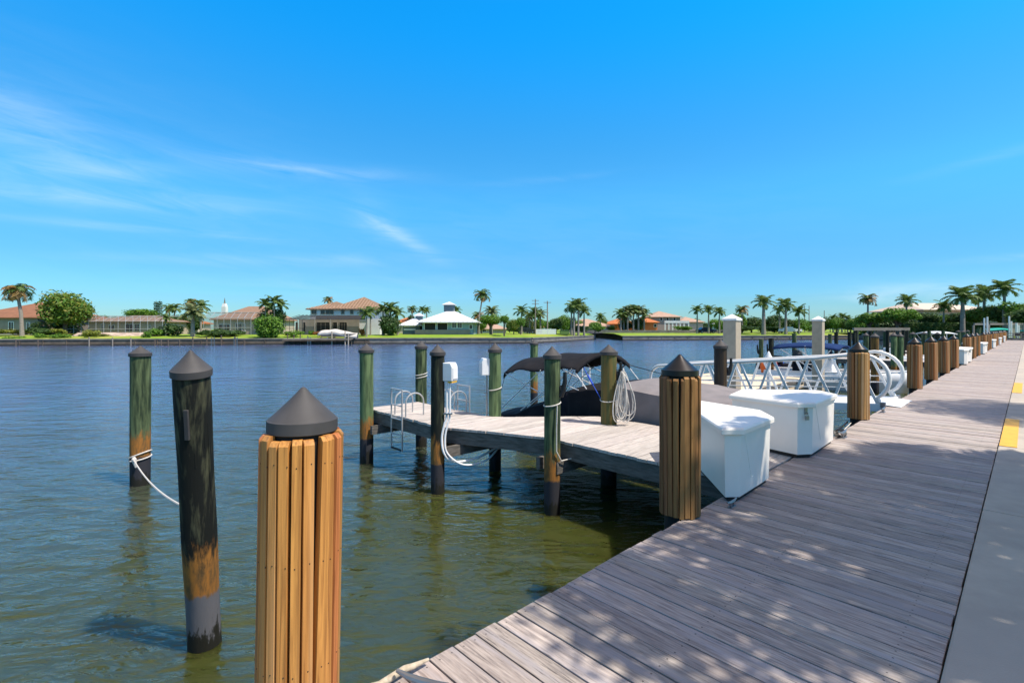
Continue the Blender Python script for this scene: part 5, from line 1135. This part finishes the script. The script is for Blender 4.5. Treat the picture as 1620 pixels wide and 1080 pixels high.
# low distant tree line, each tree its own object
r_ = random.Random(77); TL = []
for (u0, u1, v, n_, Y) in ((150, 245, 500, 5, 150), (640, 760, 507, 6, 150), (800, 960, 504, 13, 150), (1020, 1110, 506, 5, 190), (1110, 1160, 506, 4, 175), (1280, 1362, 503, 9, 150)):
    for i in range(n_): uc = u0 + (u1 - u0) * (i + .5) / n_ + r_.uniform(-3, 3); wd = (u1 - u0) / n_ * r_.uniform(1.2, 1.7); TL.append((uc, wd, v + r_.uniform(-3, 4), Y + r_.uniform(-8, 20)))
TL.sort()
for i, (uc, wd, v, Y) in enumerate(TL): tree('tree of the low distant tree line, %s from the left' % (ORD[i] if i < 28 else ('one of the rightmost'),), uc - wd / 2, uc + wd / 2, v, 522, 524, Y, ['round', 'dark', 'dark', 'mango'][i % 4], i % 5, group='low distant tree line') if i < 28 else tree('tree of the low line left of the flat topped tree, %s from left' % ORD[i - 28], uc - wd / 2, uc + wd / 2, v, 522, 524, Y, ['round', 'dark'][i % 2], i % 5, group='low distant tree line')
for i, (u, v, s_) in enumerate(((1318, 503, 3), (1332, 501, 3), (1341, 504, 3), (1326, 506, 3))): palm('small far palm left of the flat topped trees, %s from the left' % ORD[[0, 2, 3, 1][i]], u, v, 521, 150, s_, 'royal', i)
palm('pale coconut palm rising left of the flat topped tree', 1373, 473, 515, 95, 3.2, 'coco', 0, shaft=False, tr=.18); palm('dark royal palm behind the flat topped tree', 1434, 477, 515, 92, 3.6, 'royal', 1)
tree('flat topped spreading tree on the right shore', 1388, 1452, 488, 511, 530, 82, 'flat', 1, name='spreading_tree'); tree('lower spreading tree left of the flat topped one', 1352, 1398, 494, 514, 530, 86, 'flat', 2); tree('small round tree at the left foot of the spreading trees', 1340, 1368, 502, 520, 528, 100, 'round', 3)
for i, (a_, b_) in enumerate(((1434, 1456), (1456, 1486), (1484, 1514), (1512, 1552), (1550, 1590))): 
    Y = 84; a2, b2 = at(a_, Y), at(b_, Y); h_ = zat(511, Y); mb = MB(); rr = random.Random(i); t = thing('clipped_hedge', 'clipped box hedge on the right shore, %s section from the left' % ORD[i], 'hedge', ((a2.x + b2.x) / 2, Y, 0)); w_ = b2.x - a2.x
    for k in range(900):
        f = rr.random()
        p = Vector((rr.uniform(-w_ / 2, w_ / 2), -.6 + rr.uniform(-.06, .06), rr.uniform(0, h_))) if f < .65 else Vector((rr.uniform(-w_ / 2, w_ / 2), rr.uniform(-.6, .6), h_ + rr.uniform(-.06, .04)))
        leafball(mb, rr, p, .05, 1, .16)
    MB().box((0, 0, h_ / 2), (w_ - .1, 1.0, h_ - .1)).build('hedge_core', M['leafC'], t); mb.build('foliage', M['leafC'], t)
for i, (a_, b_, v, Y, k_) in enumerate(((1450, 1488, 493, 88, 'dark'), (1470, 1510, 497, 90, 'round'), (1496, 1530, 493, 88, 'dark'), (1524, 1556, 488, 86, 'round'), (1540, 1580, 480, 84, 'mango'), (1566, 1606, 482, 82, 'dark'), (1590, 1650, 470, 78, 'round'), (1600, 1670, 485, 74, 'dark'))):
    tree('leafy tree of the dense right shore belt, %s from the left' % ORD[i], a_, b_, v, 513, 524, Y, k_, i + 1)
palm('drooping palm in front of the cream roof', 1493, 485, 515, 84, 3.2, 'royal', 0, tr=.16); palm('tall royal palm with grey trunk in front of the cream roof', 1523, 470, 512, 80, 4.8, 'royal', 2, tr=.32)
palm('tall dark palm right of the grey trunked royal palm', 1557, 466, 512, 84, 4.4, 'royal', 1, tr=.25); palm('tallest palm at the right end of the far shore', 1589, 458, 512, 80, 4.2, 'royal', 2, tr=.25)
palm('far palm partly hidden by the cream roof', 1548, 472, 512, 96, 3.6, 'royal', 0)

EX = sorted([(640, 662, 498, 128, 'dark'), (752, 772, 505, 118, 'round'), (822, 846, 502, 122, 'dark'), (842, 862, 503, 124, 'round'), (868, 892, 501, 112, 'dark'), (880, 903, 498, 116, 'round'), (893, 915, 500, 118, 'dark'), (930, 952, 508, 124, 'round'),
      (975, 1000, 503, 144, 'dark'), (996, 1022, 501, 143, 'dark'), (1128, 1150, 505, 130, 'round'), (1290, 1316, 500, 140, 'dark'), (1310, 1336, 501, 138, 'round'), (1330, 1362, 503, 136, 'dark'), (150, 172, 505, 112, 'dark'), (262, 296, 496, 104, 'dark'), (288, 322, 497, 106, 'dark'), (404, 428, 489, 100, 'dark'), (426, 452, 485, 100, 'dark')])
for i, (a_, b_, v, Y, k_) in enumerate(EX): tree('leafy tree filling the planting between the houses, %s from the left' % ORD[i] , a_, b_, v, 523, 526, Y, k_, i % 5, group='trees between the houses')
for i, (a_, b_, v, vb, Y, k_) in enumerate(((1384, 1420, 497, 529, 93, 'dbush'), (1416, 1452, 499, 529, 92, 'dbush'), (1350, 1386, 505, 530, 96, 'bush'), (958, 976, 515, 524, 140, 'bush'), (905, 935, 515, 527, 112, 'dbush'), (1150, 1196, 514, 525, 128, 'dbush'), (1196, 1240, 515, 525, 130, 'dbush'), (1266, 1300, 514, 524, 132, 'bush'), (800, 830, 517, 526, 112, 'dbush'), (930, 958, 513, 526, 118, 'bush'), (1066, 1096, 515, 523, 146, 'bush'), (50, 74, 509, 530, 89, 'dbush'))):
    bush('broad green shrub on the far lawns, %s from the left of its group' % ORD[[10, 11, 9, 4, 2, 6, 7, 8, 1, 3, 5, 0][i]], a_, b_, v, vb, Y, k_, i % 4, group='shrubs on the far lawns')
# ------------------------------------------------------------------ poles, cars, docks and boats on the far shore
def pole(label, u, vt, Y, arms=1):
    c = at(u, Y); h_ = zat(vt, Y) - .45; t = thing('utility_pole', label, 'utility pole', (c.x, c.y, .45)); MB().tube([(0, 0, 0), (0, 0, h_)], [.17, .11], 8).build('post', M['trunk'], t)
    mb = MB()
    for k in range(arms): mb.box((0, -.1, h_ - .35 - .7 * k), (1.6, .1, .12))
    if arms: mb.build('crossarm', M['trunk'], t)
pole('utility pole with crossarm, left of the two near the palms', 847, 473, 110, 2); pole('utility pole with crossarm, right of the two near the palms', 866, 476, 106, 1)
for i, (u, v) in enumerate(((1273, 483), (1280, 483.5), (1304, 491))): pole('thin distant pole above the right lawn, %s from the left' % ORD[i], u, v, 170, 0)
def car(label, u, Y, rz, col, pickup=False, L_=4.8):
    c = at(u, Y); m_ = mat('car_paint', col, tuple(x * .95 for x in col), rough=.25, coat=.5); t = thing('pickup_truck' if pickup else 'parked_car', label, 'pickup' if pickup else 'car', (c.x, c.y, .5), rz)
    prof = [(-L_ / 2, .35), (-L_ / 2, .95), (-L_ * .36, 1.0), (-L_ * .25, 1.45), (L_ * .12, 1.48), (L_ * .27, 1.0), (L_ * .48, .88), (L_ / 2, .6), (L_ / 2, .35)]
    if pickup: prof = [(-L_ / 2, .4), (-L_ / 2, 1.0), (-L_ * .08, 1.0), (-L_ * .05, 1.6), (L_ * .17, 1.62), (L_ * .27, 1.1), (L_ * .48, 1.0), (L_ / 2, .75), (L_ / 2, .4)]
    mb = MB(); n_ = len(prof); vs = [(x, -.85, z) for x, z in prof] + [(x, .85, z) for x, z in prof]
    mb.add(vs, [tuple(range(n_)), tuple(range(n_, 2 * n_))[::-1]] + [(i + n_, (i + 1) % n_ + n_, (i + 1) % n_, i) for i in range(n_)]); mb.build('body', m_, t, bevel=.05)
    xa, xb = (-.03 * L_, .19 * L_) if pickup else (-.26 * L_, .17 * L_)
    MB().box(((xa + xb) / 2, -.86, 1.22), (xb - xa, .03, .32)).build('side_window', M['glass'], t)
    for x in (-L_ * .31, L_ * .32):
        for y in (-.82, .82):
            w_ = MB().tube([(x, y - .1, .33), (x, y + .1, .33)], .34, 16).build('wheel', M['black'], t, smooth=True); MB().tube([(x, y - .12, .33), (x, y + .12, .33)], .18, 10).build('rim', M['strap'], w_, smooth=True)
car('dark blue parked car beside the slim palms', 1117, 124, R(5), (.02, .025, .05)); car('white pickup truck parked under the tall palms', 1250, 124, R(180), (.7, .7, .7), True, 5.2)
car('dark parked car under the trees left of the utility poles', 832, 112, 0, (.02, .02, .022))
for i, (u, Y, v0, v1) in enumerate(((856, 103, 521, 529), (872, 103, 521, 529))):
    c = at(u, Y); t = thing('white_fence', 'white fence panel %s the right utility pole' % ('left of' if i == 0 else 'right of'), 'fence', (c.x, c.y, .45)); mb = MB()
    for k in range(9): mb.box((-.95 + .235 * k, 0, .55), (.19, .04, 1.1))
    mb.build('pickets', M['white'], t); MB().box((0, .04, .9), (2.1, .04, .1)).box((0, .04, .25), (2.1, .04, .1)).build('rail', M['white'], t)
c = at(893, 104); t = thing('utility_box', 'green utility box on the canal corner lawn', 'utility box', (c.x, c.y, .45)); MB().box((0, 0, .4), (1.9, 1.1, .8)).build('cabinet', M['shaft'], t, bevel=.03); MB().box((0, 0, .83), (2.0, 1.2, .06)).build('lid', M['shaft'], t)
# dock posts along the left shore
posts = [(25, 537, 0), (60, 538, 0), (141, 533, 1), (178, 534, 1), (207, 534, 1), (245, 537, 0), (255, 537, 0), (266, 538, 0), (284, 537, 0), (305, 533, 0), (327, 533, 0), (350, 530, 0), (372, 532, 0), (387, 538, 0), (455, 528, 0), (465, 529, 0), (475, 529, 0), (487, 531, 0), (508, 531, 0), (530, 532, 0), (549, 531, 0), (556, 533, 0)]
pf = None
for i, (u, v, wh) in enumerate(posts):
    Y = 74 + (82 - 74) * u / 560 - 1.2; c = at(u, Y); top = zat(v, Y)
    t = thing('dock_post', 'weathered post along the left far shore, %s from the left' % ORD[i], 'post', (c.x, c.y, 0), 0, 'posts along the left bulkhead')
    MB().tube([(0, 0, -2), (0, 0, top)], .085, 8).build('shaft', M['trunk' if wh else 'bark'], t)
a, b = at(455, 80), at(562, 82.2); t = thing('shore_dock', 'low timber dock under the covered lift boat', 'dock', (a.x, a.y - 1.0, 0)); d = b - a
MB().beam((0, 0, -.05), (d.x, d.y, -.05), 1.9, .14).build('decking', M['trunk'], t); MB().beam((0, -.9, -.22), (d.x, d.y - .9, -.22), .1, .25).build('stringer', M['darkwood'], t)
for i, (u, Y) in enumerate(((338, 77.2), (374, 77.8), (490, 79.5))):
    c = at(u, Y); t = thing('shore_ladder', 'pale ladder on the left far bulkhead, %s from the left' % ORD[i], 'ladder', (c.x, c.y - .2, 0)); MB().box((-.25, 0, -.35), (.07, .07, 1.3)).box((.25, 0, -.35), (.07, .07, 1.3)).build('side_rail', M['strap'], t)
    mb = MB()
    for k in range(4): mb.box((0, 0, -.8 + .3 * k), (.45, .05, .05))
    mb.build('rung', M['strap'], t)
# covered boat on its lift
M['covert'] = mat('tan_white_cover', (.62, .57, .50), (.45, .41, .36), rough=.85, scale=1.2, stretch=(1, 2, 3))
c = at(538, 81.5); t = thing('lift_boat', 'boat under a white cover hoisted on a lift in front of the two storey house', 'boat', (c.x, c.y, 0), R(-4)); rows = []
for i in range(19):
    f = i / 18; x = -3.4 + 6.4 * f; zt = 1.22 + .28 * math.sin(math.pi * min(1, f * 1.35)) - .35 * max(0, f - .55) / .45 + .05 * math.sin(f * 19); wd = 1.1 * (1 - max(0, f - .6) ** 2 * 4.5)
    rows.append([(x, wd * w_, (zt if abs(w_) < .9 else zt - .32) - .5 * abs(w_) ** 1.2) for w_ in [-1 + k / 6 for k in range(13)]])
MB().grid(rows).build('cover', M['covert'], t, smooth=True, solid=.04)
MB().prism([(-2.8, -.8), (1.8, -.8), (2.7, 0), (1.8, .8), (-2.8, .8)], .25, .8, [(-3.0, -1), (2.0, -1), (3.0, 0), (2.0, 1), (-3.0, 1)]).build('hull', M['wallY'], t)
MB().box((-1.6, 0, .1), (.2, 2.6, .2)).box((1.4, 0, .1), (.2, 2.6, .2)).build('lift_cradle', M['strap'], t)
for i, (u, h_) in enumerate(((525, 524), (546, 523), (551, 527))):
    c = at(u, 80.2); t = thing('lift_post', 'white post of the boat lift on the far shore, %s from the left' % ORD[i], 'post', (c.x, c.y, 0)); MB().tube([(0, 0, -2), (0, 0, zat(h_, 80.2))], .10, 8).build('shaft', M['column'], t)
# basin end: teal covered boat in a grey lift, railings
M['teal'] = mat('teal_canvas', (.0, .33, .27), (.0, .26, .22), rough=.8, scale=1)
Y = 74; c = at(1578, Y); t = thing('teal_covered_boat', 'boat under a teal cover hanging in the grey lift frame past the boardwalk', 'boat', (c.x, c.y, 0), R(0)); rows = []
for i in range(17):
    f = i / 16; x = -1.95 + 3.9 * f; zt = 1.55 + .18 * math.sin(math.pi * f); wd = .9 * math.sin(math.pi * (.08 + .84 * f)) ** .5; rows.append([(x, wd * w_, zt - .30 * abs(w_) ** 1.6 - .0) for w_ in [-1 + k / 5 for k in range(11)]])
MB().grid(rows).build('cover', M['teal'], t, smooth=True, solid=.03); MB().prism([(-1.7, -.6), (1.6, -.6), (1.6, .6), (-1.7, .6)], .6, 1.32).build('hull', M['wallY'], t, bevel=.1)
t = thing('boat_lift', 'grey steel boat lift frame over the teal covered boat', 'boat lift', (c.x, c.y, 0)); zt = zat(512.5, Y)
MB().box((.2, -1.2, zt), (5.2, .22, .28)).box((.2, 1.2, zt), (5.2, .22, .28)).build('top_beam', M['wallY'], t)
for x in (-2.5, 2.6): MB().box((x, -1.2, zt / 2 - .8), (.2, .2, zt + 1.3)).box((x, 1.2, zt / 2 - .8), (.2, .2, zt + 1.3)).build('leg', M['wallY'], t)
for i, (u, v) in enumerate(((1557, 503), (1562, 501), (1596.5, 500), (1600, 508), (1608, 511), (1611, 514))):
    c2 = at(u, 72.5); t = thing('white_post', 'slim white post by the grey lift frame, %s from the left' % ORD[i], 'post', (c2.x, c2.y, 0)); MB().tube([(0, 0, -1.5), (0, 0, zat(v, 72.5))], .1 if i < 4 else .13, 8).build('shaft', M['white'], t)
c = at(1616, 73); t = thing('teal_covered_boat', 'teal boat cover cut off by the right edge of the picture', 'boat', (c.x + 1.2, c.y, 0)); MB().grid([[(x * 1.9, wd * math.sqrt(max(.05, 1 - x * x)), 1.45 - .25 * abs(wd)) for wd in (-.8, -.4, 0, .4, .8)] for x in (-1, -.7, -.3, 0, .3, .7, 1)]).build('cover', M['teal'], t, smooth=True, solid=.03); MB().prism([(-1.4, -.5), (1.4, -.5), (1.4, .5), (-1.4, .5)], .5, 1.2).build('hull', M['wallY'], t)
t = thing('end_railing', 'low grey and brown railing closing the end of the boardwalk', 'railing', SN(98.6, 1.0), ANG)
mb = MB()
for k in range(9): mb.box((0, 1.2 - .8 * k, .5), (.14, .14, 1.0))
for z in (.3, .6, .95): mb.box((.0, -2, z), (.08, 6.6, .1))
mb.build('timber_rails', M['trunk'], t); MB().box((.2, -2, .12), (.3, 7, .26)).build('stone_kerb', M['stone'], t)
for i, n_ in enumerate((-.6, -2.2, .6)):
    t = thing('picnic_bench', 'brown bench behind the end railing, %s' % ('middle', 'right', 'left')[i], 'bench', SN(100.2, n_), ANG); MB().box((0, 0, .45), (.45, 1.3, .07)).build('seat', M['bark'], t); MB().box((.25, 0, .8), (.06, 1.3, .5)).build('backrest', M['bark'], t); MB().box((0, -.5, .21), (.4, .08, .42)).box((0, .5, .21), (.4, .08, .42)).build('leg', M['bark'], t)

# ------------------------------------------------------------------ trees beside the pavement, right of the camera, that shade the boardwalk
NPC = palm_crown(31, 26, 1, .95, .30, 34, .03); NPD = palm_crown(32, 22, 1, .95, .30, 34, .018)
def near_palm(x, y, h_, size, me, label, rz=0):
    t = thing('coconut_palm', label, 'palm tree', (x, y, 0)); MB().tube([(.5, -.4, -.1), (.35, -.3, h_ * .4), (0, 0, h_)], [.2, .14, .11], 10).build('trunk', M['trunk'], t, smooth=True); from_mesh('crown', me, t, (0, 0, h_), rz, size)
def shade_at(u, v, h_): 
    g = deckpt(u, v); k = h_ / math.tan(R(SUN_EL)); return g.x + SUN_DIR.x * k, g.y + SUN_DIR.y * k
x, y = shade_at(1520, 765, 6.6); near_palm(x, y, 6.6, 2.5, NPC, 'palm beside the pavement shading the boardwalk near the dock boxes')
x, y = shade_at(1640, 655, 8.2); near_palm(x, y, 8.2, 2.4, NPD, 'palm beside the pavement whose fronds shade the yellow kerb mark', .7)
def near_tree(x, y, h_, wd, label, seed, clumps, leaves, size=.085):
    t = thing('shade_tree', label, 'tree', (x, y, 0)); me = crown_mesh('shade_crown', 'leafA', wd, wd * .5, seed, clumps, leaves, size); from_mesh('crown', me, t, (0, 0, h_ - wd * .25))
    mb = MB().tube([(.4, -.2, -.1), (.2, -.1, h_ * .5), (0, 0, h_)], [.22, .17, .1], 10)
    for k in range(6): mb.tube([(.1, 0, h_ * .6), (math.cos(k) * wd * .2, math.sin(k) * wd * .2, h_ - .3), (math.cos(k) * wd * .36, math.sin(k) * wd * .36, h_ + .2)], [.08, .05, .02], 6)
    mb.build('trunk', M['bark'], t, smooth=True)
x, y = shade_at(1270, 905, 6.0); near_tree(x, y, 6.0, 4.1, 'leafy shade tree beside the pavement, nearest the camera', 5, 25, 180, .105)
x, y = shade_at(1560, 930, 6.2); near_tree(x, y, 6.2, 2.6, 'shade tree beside the pavement, casting shade on the concrete', 6, 14, 90)
x, y = shade_at(1080, 790, 6.6); near_tree(x + .9, y - .2, 6.6, 2.1, 'smaller shade tree beside the pavement, shading the brown piling', 9, 16, 150)

for i, s0 in enumerate((16, 30, 45, 60, 76)):
    p = SN(s0, -10.5); t = thing('royal_palm', 'royal palm on the lawn right of the pavement, %s from the camera' % ORD[i], 'palm tree', (p.x, p.y, 0)); MB().tube([(0, 0, -.1), (.05, 0, 3), (0, 0, 6.2)], [.3, .22, .17], 10).build('trunk', M['trunk'], t, smooth=True)
    MB().tube([(0, 0, 6.2), (0, 0, 7.1)], [.17, .08], 8).build('crownshaft', M['shaft'], t, smooth=True); from_mesh('crown', PC['royal'][i % 3], t, (0, 0, 7.1), i, 2.6)
